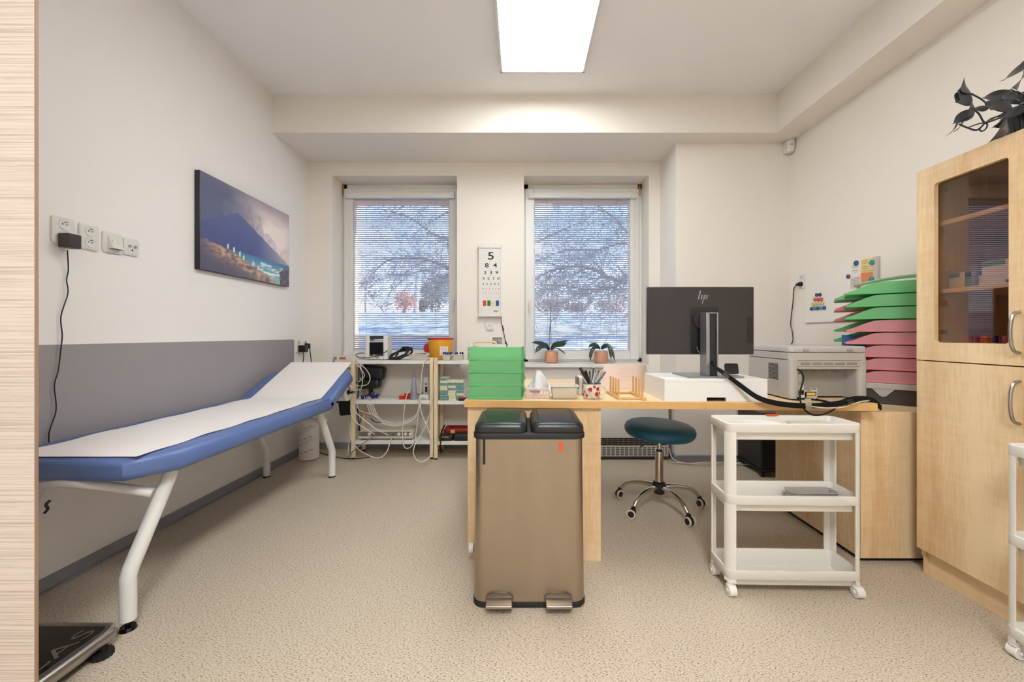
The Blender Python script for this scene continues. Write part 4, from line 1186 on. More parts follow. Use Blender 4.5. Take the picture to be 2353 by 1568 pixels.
lead([(988, 823, 3.40), (978, 828, 3.36), (970, 850, 3.35), (968, 880, 3.35), (966, 905, 3.36), (965, 925, 3.36)], 'pale cable hanging from the top shelf down to the cable joint')
lead([(943, 895, 3.45), (936, 905, 3.37), (931, 925, 3.35), (927, 960, 3.34), (925, 1000, 3.33), (928, 1025, 3.33), (937, 1031, 3.33), (950, 1020, 3.34), (957, 990, 3.35), (960, 960, 3.36), (964, 930, 3.36)], 'pale cable in a long narrow loop below the cone bottle')
lead([(966, 940, 3.36), (972, 960, 3.34), (985, 990, 3.32), (994, 1020, 3.28), (990, 1045, 3.22), (975, 1060, 3.16), (958, 1058, 3.16), (950, 1040, 3.22), (955, 1020, 3.28), (970, 995, 3.32), (985, 960, 3.35), (994, 920, 3.37), (998, 860, 3.37)], 'pale cable looping down to the floor in front of the second post')
o = MB().tube([at(966, 918, 3.37), at(965, 938, 3.365)], [.010, .008], 8).build('cable_joint', M['cable_white']); tag(o, 'grey plastic cable joint hanging below the middle shelf', 'connector')
for i, pts in enumerate(([(819, 822, 3.40), (825, 835, 3.36), (840, 848, 3.35), (850, 866, 3.35), (846, 882, 3.35), (832, 887, 3.36), (815, 887, 3.37)],
            [(819, 824, 3.40), (824, 840, 3.36), (834, 855, 3.35), (837, 864, 3.35), (830, 874, 3.36), (818, 881, 3.37)],
            [(820, 825, 3.40), (828, 840, 3.37), (833, 868, 3.36), (830, 892, 3.36), (818, 899, 3.37)])):
    lead(pts, ['pale cable in the widest of the loops hanging from the top left of the shelving', 'pale cable in the smallest loop ending at a black plug by the couch head', 'pale cable in a long loop falling beside the armrest bundle'][i], r=.0028, tips=[(5, 4, 'black')] if i == 1 else None)
lead([(806, 905, 3.40), (808, 960, 3.40), (803, 1010, 3.40), (800, 1048, 3.40), (812, 1052, 3.37)], 'grey cable hanging straight down outside the left post', r=.003)
lead([(852, 962, 3.60), (862, 970, 3.60), (882, 971, 3.60), (886, 976, 3.60)], 'short black cable behind the ECG unit', 'black', .0035)
lead([(826, 830, 3.60), (824, 880, 3.60), (822, 940, 3.60), (826, 985, 3.60), (832, 1010, 3.62), (842, 1035, 3.66), (838, 1046, 3.66)], 'black cable running down the wall behind the left shelving post', 'black', .004)
lead([(833, 830, 3.62), (836, 870, 3.62), (840, 900, 3.63), (832, 950, 3.63), (822, 990, 3.63)], 'grey-brown cable behind the armrest bundle', 'grey_dark', .004)

# cartons on the second unit, nine rows in three columns
rnd = random.Random(21)
pattern = ['TTTTCCTCT', 'CCCCTCTC', 'TCTTTTTC']
pattern = ['TTTTCCTCT', 'CCCCTCTC', 'TTCTTTTC']
k = 0
for cidx, colr in enumerate(pattern):
    for r_ in range(9 if cidx == 0 else 8):
        kind = colr[r_]
        x = at((1020, 1039, 1057)[cidx], 900, 3.40).x + rnd.uniform(-.003, .003)
        z = ZBm + r_ * .0215
        t_ = thing('medicine_carton', 'flat carton with a %s end in the three-column stack behind the desk' % ('teal' if kind == 'T' else 'cream'), 'box', (x, 3.46, z), group='teal-ended cartons in the stack' if kind == 'T' else 'cream-ended cartons in the stack')
        y0 = 3.392 + rnd.uniform(-.003, .004)
        o = MB().box(x - .033, x + .033, y0, 3.53, z, z + .021).build('carton', M['white'], t_, bevel=.001)
        MB().box(x - .032, x + .032, y0 - .001, y0, z + .001, z + .020).build('carton_end', M['teal_box' if kind == 'T' else 'cream_box'], t_)
        if kind == 'T': MB().text('Tensi', .009, (x, y0 - .0012, z + .006), depth=.0002, center=True).build('lettering', M['ink'], t_, smooth=False)
t_ = thing('pill_strip', 'black and red packet at the right end of the carton stack', 'packet', (-.50, 3.40, ZBm))
MB().box(-.535, -.45, 3.372, 3.392, ZBm, ZBm + .022).build('packet', M['black'], t_)
MB().box(-.53, -.45, 3.37, 3.385, ZBm + .022, ZBm + .030).build('blister', M['red'], t_)
# bottom shelf pouches
t_ = thing('red_pouch', 'red first-aid pouch with a carry handle lying at the back of the bottom shelf', 'pouch', (-.55, 3.55, ZA))
MB().pad(rrect(-.685, -.40, 3.48, 3.62, .03), ZA, ZA + .085, .02).build('pouch_body', P('red fabric', (150, 26, 22), .6), t_)
MB().tube(spline([(-.64, 3.50, ZA + .08), (-.61, 3.50, ZA + .10), (-.50, 3.50, ZA + .10), (-.47, 3.50, ZA + .08)], 5), .006, 8).build('carry_handle', P('red webbing', (120, 20, 18), .6), t_)
MB().box(-.62, -.585, 3.476, 3.480, ZA + .045, ZA + .07).build('pouch_label', M['yellow2'], t_)
for k, (x0, x1, h, lb) in enumerate(((-.705, -.585, .050, 'black zip pouch with white lettering, nearer the wooden post'), (-.58, -.40, .062, 'larger black zip pouch beside the lettered one'))):
    t_ = thing('zip_pouch', lb, 'pouch', ((x0 + x1) / 2, 3.43, ZA))
    MB().pad(rrect(x0, x1, 3.37, 3.475, .02), ZA, ZA + h, .018).build('pouch_body', M['leather'], t_)
    MB().tube([(x, y, ZA + h * .5) for x, y in rrect(x0 - .001, x1 + .001, 3.369, 3.476, .02)], .002, 5).build('zip', M['black'], t_)
    if k == 0: MB().text('HeartSine', .014, (x0 + .03, 3.3685, ZA + .032), depth=.0003).build('lettering', M['white'], t_, smooth=False)
lead([(1014, 1040, 3.45), (1012, 1015, 3.36), (1013, 1000, 3.40), (1018, 985, 3.42), (1022, 978, 3.45)], 'thick black strap beside the black pouch on the bottom shelf', 'black', .006)

# things standing on the second unit behind the green trays
t_ = thing('wicker_basket', 'pale basket with an arched wooden handle behind the green letter trays', 'basket', (-.345, 3.5, ZT))
MB().box(-.425, -.245, 3.42, 3.56, ZT, ZT + .10).build('basket_body', M['plastic'], t_, bevel=.006)
a = at(1088, 796, 3.42); b_ = at(1138, 796, 3.42)
MB().tube(spline([(a.x, 3.49, ZT + .09), (a.x, 3.49, a.z + .02), (a.x + .02, 3.49, a.z + .035), (b_.x - .02, 3.49, a.z + .035), (b_.x, 3.49, a.z + .02), (b_.x, 3.49, ZT + .09)], 5), .010, 8).build('handle', M['pine'], t_)
t_ = thing('white_carton', 'plain white carton standing between the basket and the eye chart cable', 'box', (-.19, 3.55, ZT))
MB().box(-.238, -.140, 3.48, 3.60, ZT, at(1150, 792, 3.48).z).build('carton', M['white'], t_, bevel=.002)
t_ = thing('spray_bottle', 'white spray bottle behind the left edge of the green letter trays', 'bottle', (-.455, 3.5, ZT))
p = at(1080, 800, 3.47)
MB().lathe([(.020, 0), (.022, .004), (.022, .11), (.010, .125), (.010, .145), (.006, .150), (.006, .168), (.001, .17)], (p.x, 3.47, ZT), 20).build('bottle_body', M['white'], t_)
m = MB()
for z in (.03, .05, .085): m.box(p.x - .012, p.x + .004, 3.4475, 3.4485, ZT + z, ZT + z + .010)
m.build('bottle_label', M['ink'], t_)
# ---------------------------------------------------------------- desk (its front edge is turned a few degrees)
DA = math.radians(-3.0)
DX, DY, DZ = -.2705, 1.875, .752
DM = Matrix.Translation((DX, DY, 0)) @ Matrix.Rotation(DA, 4, 'Z')
def dk(u, v, z=0): return DM @ Vector((u, v, z))
t_ = thing('desk', 'long maple desk across the room carrying trays, mug, monitor and printer', 'desk', (DX, DY, 0), DA)
MB().box(0, 1.861, 0, .885, DZ - .0345, DZ).build('desktop', M['maple_top'], t_, world=False, bevel=.0015)
MB().box(0, 1.861, -.0012, 0, DZ - .0345, DZ - .001).build('front_edging', M['maple_edge'], t_, world=False)
MB().box(.012, .640, .020, .040, .0, DZ - .035).build('end_panel', M['maple'], t_, world=False, bevel=.001)
MB().box(.012, .030, .040, .80, .0, DZ - .035).box(.622, .640, .040, .80, 0, DZ - .035).box(.03, .622, .78, .80, .05, DZ - .035).build('pedestal', M['maple'], t_, world=False)
for z in (.70, .42, .045):
    MB().cyl((.026, .0195, z), (.026, .0185, z), .0065, n=14).build('screw_cap', M['maple_top'], t_, world=False)
t_ = thing('white_plug', 'white round fitting sticking out beside the foot of the desk end panel', 'fitting', dk(.03, 0, .03)[:])
MB().tube([(-.247, 1.868, .058), (-.225, 1.868, .058)], .022, 14).build('fitting_body', M['white'], t_, bevel=.003)

# cabinet under the right end of the desk
CA = math.radians(3.0)
c0 = (1.567, 1.84, 0)
t_ = thing('low_cabinet', 'low maple cabinet with screw caps standing between the desk end and the tall cupboard', 'cabinet', c0, -0.0)
cm = Matrix.Translation(c0)
def cb(x0, x1, y0, y1, z0, z1, name, mat, **k):
    m = MB(); m.box(c0[0] + x0, c0[0] + x1, c0[1] + y0, c0[1] + y1, z0, z1); return m.build(name, mat, t_, **k)
cb(0, .66, 0, .018, .025, .702, 'end_panel', M['maple'], bevel=.001)
cb(.0, .018, .018, .62, .025, .702, 'side_panel', M['maple'], bevel=.001)
cb(.018, .66, .018, .62, .684, .702, 'top_panel', M['maple_top'])
cb(.02, .64, .03, .60, .0, .05, 'cabinet_plinth', M['black_soft'])
for z in (.69, .565, .335, .05):
    MB().cyl((c0[0] + .022, c0[1] - .0005, z), (c0[0] + .022, c0[1] - .0015, z), .0065, n=14).build('screw_cap', M['maple_top'], t_)
MB().box(c0[0] + .012, c0[0] + .018, c0[1] + .2, c0[1] + .56, .1, .6)

# computer tower on a wheeled stand
t_ = thing('computer_tower', 'black computer tower on a castored stand in the gap beyond the stool', 'computer', (1.86, 3.1, 0))
MB().box(1.775, 1.97, 2.95, 3.28, .055, .47).build('tower_case', M['black'], t_, bevel=.012)
MB().box(1.79, 1.95, 2.97, 3.2, .47, .474).build('top_vent', M['dgrey'], t_)
MB().box(1.770, 1.975, 2.94, 3.29, .04, .058).build('stand', M['black_soft'], t_, bevel=.004)
for x in (1.79, 1.95):
    for y in (2.97, 3.25): MB().cyl((x - .01, y, .02), (x + .01, y, .02), .02, n=16).build('caster', M['black'], t_)

# ---------------------------------------------------------------- waste bin
def wastebin():
    x0, x1, y0, y1 = -.192, .250, 1.540, 1.842
    t_ = thing('pedal_bin', 'double brushed-steel pedal bin with two black lids in front of the desk', 'bin', ((x0 + x1) / 2, (y0 + y1) / 2, 0))
    po = rrect(x0, x1, y0, y1, .045, 8)
    MB().loft([[(x, y, z) for x, y in inset(po, d)] for d, z in ((.004, 0), (0, .004), (0, .020), (.004, .026))]).build('base_rim', M['black_soft'], t_)
    body = MB().loft([[(x, y, z) for x, y in inset(po, d)] for d, z in ((.003, .024), (.005, .20), (.009, .50), (.010, .655))])
    body.build('steel_body', M['steel'], t_, ang=50)
    MB().loft([[(x, y, z) for x, y in inset(po, d)] for d, z in ((.006, .652), (.001, .655), (.001, .672), (.004, .676), (.012, .678))]).build('lid_frame', M['black_soft'], t_, ang=50)
    xm = (x0 + x1) / 2
    for a, b_, seed in ((x0 + .006, xm - .007, 0), (xm + .007, x1 - .006, 1)):
        m = MB()
        def prof(inx, zz):
            # lid cross-section ring (y from front to back), raised and rounded
            ya, yb = y0 + .006 + inx, y1 - .006 - inx * .4
            return [(x, y, zz) for x, y in rrect(a + inx, b_ - inx, ya, yb, .03 if inx < .02 else .02, 6)]
        R = [prof(0, .678), prof(0, .694), prof(.003, .704), prof(.010, .712), prof(.018, .715)]
        m.loft(R)
        # shaped top: the lid's crown rises to the back
        crown = []
        for i, (yy, zz) in enumerate(((y0 + .02, .7150), (y0 + .07, .7215), (y0 + .14, .7255), (y0 + .22, .7255), (y1 - .02, .7200))):
            crown.append((yy, zz))
        rows = []
        m.xprism([(y0 + .02, .705)] + crown + [(y1 - .02, .705)], a + .030, b_ - .030)
        o = m.build('bin_lid', M['black'] if seed else P('greenish black plastic', (22, 28, 28), .33), t_, bevel=.006, ang=40)
        for sx in (a + .042, b_ - .042):
            q = 1 if sx < (a + b_) / 2 else -1
            MB().tube([(sx - q * .012, y0 + .20, .724), (sx - q * .006, y0 + .10, .7225), (sx + q * .006, y0 + .022, .7135)], .0035, 6).build('lid_ridge', M['black'], o)
    for px in (1147, 1284):
        cx = at(px, 1367, 1.52).x
        m = MB()
        arc = [(cx + .054 * math.cos(math.pi * k / 12), .042 + .020 * math.sin(math.pi * k / 12)) for k in range(13)]
        m.yprism([(cx - .054, .030)] + [(x, z) for x, z in reversed(arc)] + [(cx + .054, .030)], y0 - .004, y0 + .01)
        m.build('pedal_hood', M['dark_satin'], t_)
        pm = MB()
        sec = [(.002, .042), (-.020, .046), (-.048, .041), (-.052, .032), (-.046, .028), (-.018, .034), (.002, .032)]
        pm.loft([[(cx + sx * wd, y0 + yy, zz) for yy, zz in sec] for sx, wd in ((-1, .050), (-1, .046), (-.5, .05), (.5, .05), (1, .046), (1, .050))])
        pm.build('pedal', M['dark_satin'], t_, bevel=.002)
    st = at(1289, 1028, 1.545)
    MB().box(st.x - .007, st.x + .007, y0 + .0065, y0 + .012, st.z - .017, st.z + .017).build('orange_sticker', M['orange'], t_)
    st = at(1112, 1008, 1.545)
    zb_ = at(1112, 1068, 1.545).z
    MB().box(st.x - .0045, st.x + .0045, y0 + .0055, y0 + .012, zb_, .655).build('black_strip', M['black'], t_)
wastebin()

# ---------------------------------------------------------------- stool
def stool():
    c = Vector((.845, 2.45, 0))
    t_ = thing('rolling_stool', 'round teal-seated stool on five chrome legs with castors behind the desk', 'stool', c[:])
    m = MB(); m.xf = Matrix.Translation((c.x, c.y, .437)) @ Matrix.Rotation(math.radians(2.2), 4, 'Y') @ Matrix.Rotation(math.radians(2), 4, 'X')
    m.lathe([(.17, 0), (.195, .006), (.207, .022), (.210, .042), (.203, .060), (.188, .070), (.10, .076), (.02, .077)], n=48)
    m.build('seat', M['teal'], t_, ang=60)
    MB().cyl((c.x, c.y, .415), (c.x, c.y, .437), .05, .10, 24).build('seat_plate', M['black'], t_)
    MB().cyl((c.x, c.y, .30), (c.x, c.y, .42), .014, n=16).build('piston', M['chrome'], t_)
    MB().cyl((c.x, c.y, .13), (c.x, c.y, .345), .0255, n=24).cyl((c.x, c.y, .345), (c.x, c.y, .358), .028, .020, 24).build('column', M['chrome'], t_)
    MB().lathe([(.030, .085), (.036, .10), (.042, .125), (.038, .15), (.028, .158)], c, 24).build('hub', M['black'], t_)
    MB().tube([(c.x - .03, c.y - .02, .425), (c.x - .10, c.y - .05, .400), (c.x - .14, c.y - .07, .385)], .0045, 8).build('lift_lever', M['chrome'], t_)
    for k in range(5):
        a = math.radians(1 + 72 * k)
        d = Vector((math.cos(a), math.sin(a), 0)); s_ = Vector((-d.y, d.x, 0))
        pts = [c + d * r + Vector((0, 0, z)) for r, z in ((.03, .125), (.10, .128), (.17, .118), (.215, .095), (.243, .065))]
        leg = MB().tube(spline(pts, 4), [.016 - .005 * i / 16 for i in range(17)], 12).build('leg', M['chrome'], t_)
        p = c + d * .252
        ca = a + 1.1 * (k % 3 - 1)
        e_ = Vector((math.cos(ca), math.sin(ca), 0)); f_ = Vector((-e_.y, e_.x, 0))
        m = MB().tube([p + Vector((0, 0, .045)), p + Vector((0, 0, .062))], .012, 12)
        q = p + e_ * .010 + Vector((0, 0, .0262))
        m.tube([q - f_ * .010, q + f_ * .010], .0215, 16)
        m.box(p.x - .012, p.x + .012, p.y - .012, p.y + .012, .030, .052)
        cs = m.build('caster', M['black_soft'], leg)
        m = MB()
        for s2 in (-1, 1):
            w0 = q + f_ * s2 * .011
            m.tube([w0, w0 + f_ * s2 * .009], .0255, 20)
        m.build('wheel_tyre', M['cable_white'], leg)
        m = MB()
        for s2 in (-1, 1):
            w0 = q + f_ * s2 * .0195
            m.tube([w0, w0 + f_ * s2 * .0022], .018, 18)
        m.build('wheel_hub', M['black'], leg)
stool()

# ---------------------------------------------------------------- white plastic trolleys
def trolley(name, label, org, rotz, W=.54, D=.18):
    t_ = thing(name, label, 'trolley', org, rotz)
    def B(m, n, mat, par=t_, **k): return m.build(n, mat, par, world=False, **k)
    hw, hd = W / 2, D / 2
    for sx in (-1, 1):
        for sy in (-1, 1):
            # quarter-round corner post
            cx, cy = sx * hw, sy * hd
            rr = .033
            poly = [(cx, cy - sy * rr)] + [(cx - sx * rr * (1 - math.sin(a)), cy - sy * rr * (1 - math.cos(a))) for a in [math.pi / 2 * (1 - k / 6) for k in range(7)]]
            poly = [(cx - sx * rr * (1 - math.cos(a)), cy - sy * rr * (1 - math.sin(a))) for a in [math.pi / 2 * k / 6 for k in range(7)]]
            poly += [(cx - sx * rr, cy - sy * .006), (cx - sx * .012, cy - sy * .012), (cx - sx * .006, cy - sy * rr)]
            if sx * sy < 0: poly = poly[::-1]
            o = B(MB().prism(poly, .055, .672), 'post', M['tray_plastic'], ang=50)
            # castor
            x, y = sx * (hw - .018), sy * (hd - .018)
            m = MB().cyl((x, y, .040), (x, y, .060), .014, n=14)
            m.box(x - .017, x + .017, y - .016, y + .004, .034, .046)
            f = B(m, 'caster_fork', M['tray_plastic'], bevel=.003)
            m = MB().cyl((x - .015, y - .008, .0225), (x + .015, y - .008, .0225), .0225, n=20)
            m.cyl((x - .019, y - .008, .0225), (x + .019, y - .008, .0225), .008, n=10)
            B(m, 'caster_wheel', M['plastic'], f, bevel=.002)
    for zt in (.106, .408, .700):
        # one tray: rim band round the edge plus basin
        out = rrect(-hw + .001, hw - .001, -hd + .001, hd - .001, .03, 6)
        R = []
        for d, z in ((.028, zt - .072), (.023, zt - .069), (.017, zt - .037), (.0, zt - .0355), (-.0012, zt - .034), (-.0012, zt - .002), (.001, zt), (.007, zt), (.009, zt - .003), (.019, zt - .038), (.024, zt - .064), (.029, zt - .067)):
            R.append([(x, y, z) for x, y in inset(out, d)])
        o = B(MB().loft(R), 'tray', M['tray_plastic'], ang=45)
        if zt < .2:
            m = MB()
            for k in range(14):
                x = -hw + .06 + k * (W - .12) / 13
                m.cyl((x, -hd + .118, zt - .0672), (x, -hd + .118, zt - .0664), .0035, n=8)
            B(m, 'drain_hole', M['dgrey'], o)
    return t_
tr = trolley('utility_trolley', 'white three-tier plastic trolley standing before the desk cabinet', (1.104, 1.690, 0), math.radians(-1.3))
def small_tray(x0, x1, y0, y1, z, h, mat, label, name='plastic_tray'):
    return basin(name, label, x0, x1, y0, y1, z, h, mat, .006, .004)
small_tray(1.14, 1.32, 1.655, 1.735, .634, .052, M['cream'], 'beige oblong tray in the top tier of the trolley')
small_tray(1.13, 1.33, 1.655, 1.73, .342, .056, M['grey_plastic'], 'grey-beige tray in the middle tier of the trolley')
t_ = thing('kidney_dish', 'white oval dish in the top tier of the trolley', 'dish', (.98, 1.69, .634))
ov = [(.985 + .115 * math.cos(2 * math.pi * k / 28), 1.695 + .052 * math.sin(2 * math.pi * k / 28)) for k in range(28)]
MB().loft([[(x, y, z) for x, y in inset(ov, d)] for d, z in ((.02, .634), (.012, .637), (.001, .683), (0, .686), (.003, .686), (.014, .640), (.02, .638))]).build('dish_body', M['plastic'], t_, ang=50)
t_ = thing('red_clip', 'small orange-red clip on the back rim of the trolley top', 'clip', (1.12, 1.77, .70))
a = at(1760, 955, 1.772); b_ = at(1786, 958, 1.772)
MB().box(a.x, b_.x, 1.764, 1.776, .6995, .706).build('clip_body', M['orange'], t_, bevel=.001)
trolley('utility_trolley', 'second white plastic trolley, cut off at the picture edge against the tall cupboard', (1.676, 1.055, 0), math.radians(90), D=.155)

# ---------------------------------------------------------------- tall maple cupboard
KO = (1.757, 1.773, 0)
KA = math.radians(-90)
t_ = thing('tall_cupboard', 'tall maple cupboard with a tinted glass door at the right edge', 'cupboard', KO, KA)
def K(m, n, mat, par=t_, **k): return m.build(n, mat, par, world=False, **k)
KW, KD, KH = .80, .40, 1.781
K(MB().box(0, .018, .022, KD, .08, KH), 'side_panel', M['maple'])
K(MB().box(KW - .018, KW, .022, KD, .08, KH), 'side_panel', M['maple'])
K(MB().box(0, KW, .0185, KD, KH - .018, KH), 'top_panel', M['maple_top'])
K(MB().box(.018, KW - .018, KD - .01, KD, .08, KH - .018), 'back_panel', M['maple'])
K(MB().box(.018, KW - .018, .022, KD - .01, .925, .943), 'divider', M['maple_top'])
K(MB().box(.018, KW - .018, .03, KD - .01, .08, .10), 'floor_panel', M['maple_top'])
K(MB().box(.02, KW - .01, .035, .055, 0, .115).box(.02, .04, .055, KD - .02, 0, .09), 'cupboard_plinth', M['maple_top'], bevel=.001)
K(MB().box(.0, .02, .03, .06, 0, .115), 'plinth_end', M['maple'])
for z in (1.235, 1.525):
    K(MB().box(.019, KW - .019, .035, KD - .012, z, z + .018), 'shelf', M['maple_top'])
for k in range(2):
    xa, xb = (.001, .398) if k == 0 else (.402, KW - .001)
    K(MB().box(xa, xb, 0, .018, .115, .944), 'lower_door', M['maple'], bevel=.001)
    ga, gb = (xa + .075, xb - .062) if k == 0 else (xa + .062, xb - .075)
    gz0, gz1 = 1.026, 1.703
    zb0, zb1 = .949, KH + .0005
    rr = .012
    m = MB()
    outer = [(xa, zb0), (xb, zb0), (xb, zb1), (xa, zb1)]
    m.box(xa, ga, 0, .018, zb0, zb1).box(gb, xb, 0, .018, zb0, zb1).box(ga, gb, 0, .018, zb0, gz0).box(ga, gb, 0, .018, gz1, zb1)
    for (cx, cz, sx, sz) in ((ga, gz0, 1, 1), (gb, gz0, -1, 1), (ga, gz1, 1, -1), (gb, gz1, -1, -1)):
        pts = [(cx, cz)] + [(cx + sx * rr * (1 - math.sin(a)), cz + sz * rr * (1 - math.cos(a))) for a in [math.pi / 2 * q / 4 for q in range(5)]]
        m.yprism(pts, 0, .018)
    o = K(m, 'glass_door', M['maple'], smooth=False)
    K(MB().box(ga - .004, gb + .004, .0185, .0215, gz0 - .004, gz1 + .004), 'tinted_pane', M['tint'], o, smooth=False)
    for z in (1.06, 1.66):
        K(MB().box(ga + .004 if k == 0 else gb - .02, ga + .02 if k == 0 else gb - .004, .022, .034, z, z + .02), 'hinge', M['dgrey'], o)
    hx = xb - .030 if k == 0 else xa + .030
    for z0, z1, par in ((.995, 1.14, o), (.745, .895, None)):
        zc, h = (z0 + z1) / 2, (z1 - z0) / 2
        pts = [(hx, .0 - .034 * math.cos(a * 1.0) ** .6 if abs(a) < 1.5 else 0, zc + h * math.sin(a)) for a in [-1.5 + 3.0 * q / 14 for q in range(15)]]
        pts = [(hx, .002, zc - h)] + pts + [(hx, .002, zc + h)]
        K(MB().tube(pts, .0055, 10), 'door_handle', M['satin'], par or t_)
# medicine on the shelves, seen through the tinted glass
KM = WM[t_.name]
def kbox(x0, x1, y0, y1, z0, z1, label, mat, print_=None, band=None):
    c = KM @ Vector(((x0 + x1) / 2, (y0 + y1) / 2, z0))
    q = thing('medicine_box', label, 'box', c[:], KA)
    loc = lambda m: setattr(m, 'xf', Matrix.Translation((-(x0 + x1) / 2, -(y0 + y1) / 2, -z0))) or m
    m = loc(MB()); m.box(x0, x1, y0, y1, z0, z1); m.build('carton', mat, q, world=False, bevel=.001)
    if band:
        m = loc(MB()); m.box(x0 + .002, x0 + (x1 - x0) * band[1], y0 - .0008, y0, z1 - .020, z1 - .002); m.build('band', band[0], q, world=False)
    if print_:
        m = loc(MB()); m.text(print_, .011, (x0 + .004, y0 - .0012, z1 - .015), (1, 0, 0), (0, 0, 1), .0003); m.build('print', M['ink'], q, world=False, smooth=False)
    return q
Zs = 1.253
kbox(.060, .120, .08, .17, Zs, Zs + .068, 'white medicine box with a blue band on the cupboard shelf', M['white'], '1 mg/ml', (M['bluebox'], .7))
kbox(.124, .152, .08, .17, Zs, Zs + .066, 'blue-grey medicine box, second from the cupboard side', M['teal_box'], 'mg', (M['navy'], 1))
kbox(.154, .170, .07, .17, Zs, Zs + .066, 'narrow pale blue medicine box between two darker ones', M['base'])
kbox(.172, .194, .08, .17, Zs, Zs + .064, 'grey medicine box with a dark band left of the large carton', M['paper'], None, (M['navy'], 1))
kbox(.200, .338, .06, .15, Zs, Zs + .092, 'large white medicine carton with a teal flash and lettering on the shelf', M['paper'], 'Dolmi', (M['teal_box'], .55))
for k in range(3):
    p = KM @ Vector((.295 + .016 * k, .045, Zs))
    q = thing('dark_vial', 'small dark brown vial lying before the large carton', 'vial', p[:], group='dark vials on the cupboard shelf')
    MB().cyl((p.x, p.y, Zs + .007), (p.x - .03 * 0, p.y - .012, Zs + .007), .007, n=12).build('vial_body', M['leather'], q)
rnd = random.Random(8)
for k in range(14):
    p = KM @ Vector((.125 + .0165 * k, .085 + .012 * (k % 2), .943))
    q = thing('capped_vial', 'small vial with a coloured cap in the row at the bottom of the glass cupboard', 'vial', p[:], group='coloured vials in the cupboard')
    MB().lathe([(.0065, 0), (.0075, .003), (.0075, .085), (.006, .09)], p, 12).build('vial_body', M['tray_pink'], q)
    MB().lathe([(.008, .085), (.008, .108), (.006, .112)], p, 12).build('cap', [M['red'], M['tray_pink'], M['navy'], M['orange'], P('magenta plastic %d' % k, (170, 40, 110), .4)][(k * 7) % 5], q)
# folded clear bag on the upper shelf
p = KM @ Vector((.2, .15, 1.543))
q = thing('clear_bag', 'crumpled clear plastic bag lying on the upper cupboard shelf', 'bag', p[:])
rows = [[KM @ Vector((.10 + .24 * i / 10, .06 + .16 * j / 6, 1.546 + .018 * abs(mnoise.noise(Vector((i * .9, j * .8, 2)))))) for j in range(7)] for i in range(11)]
MB().sheet(rows, .0006).build('film', M['clear'], q)

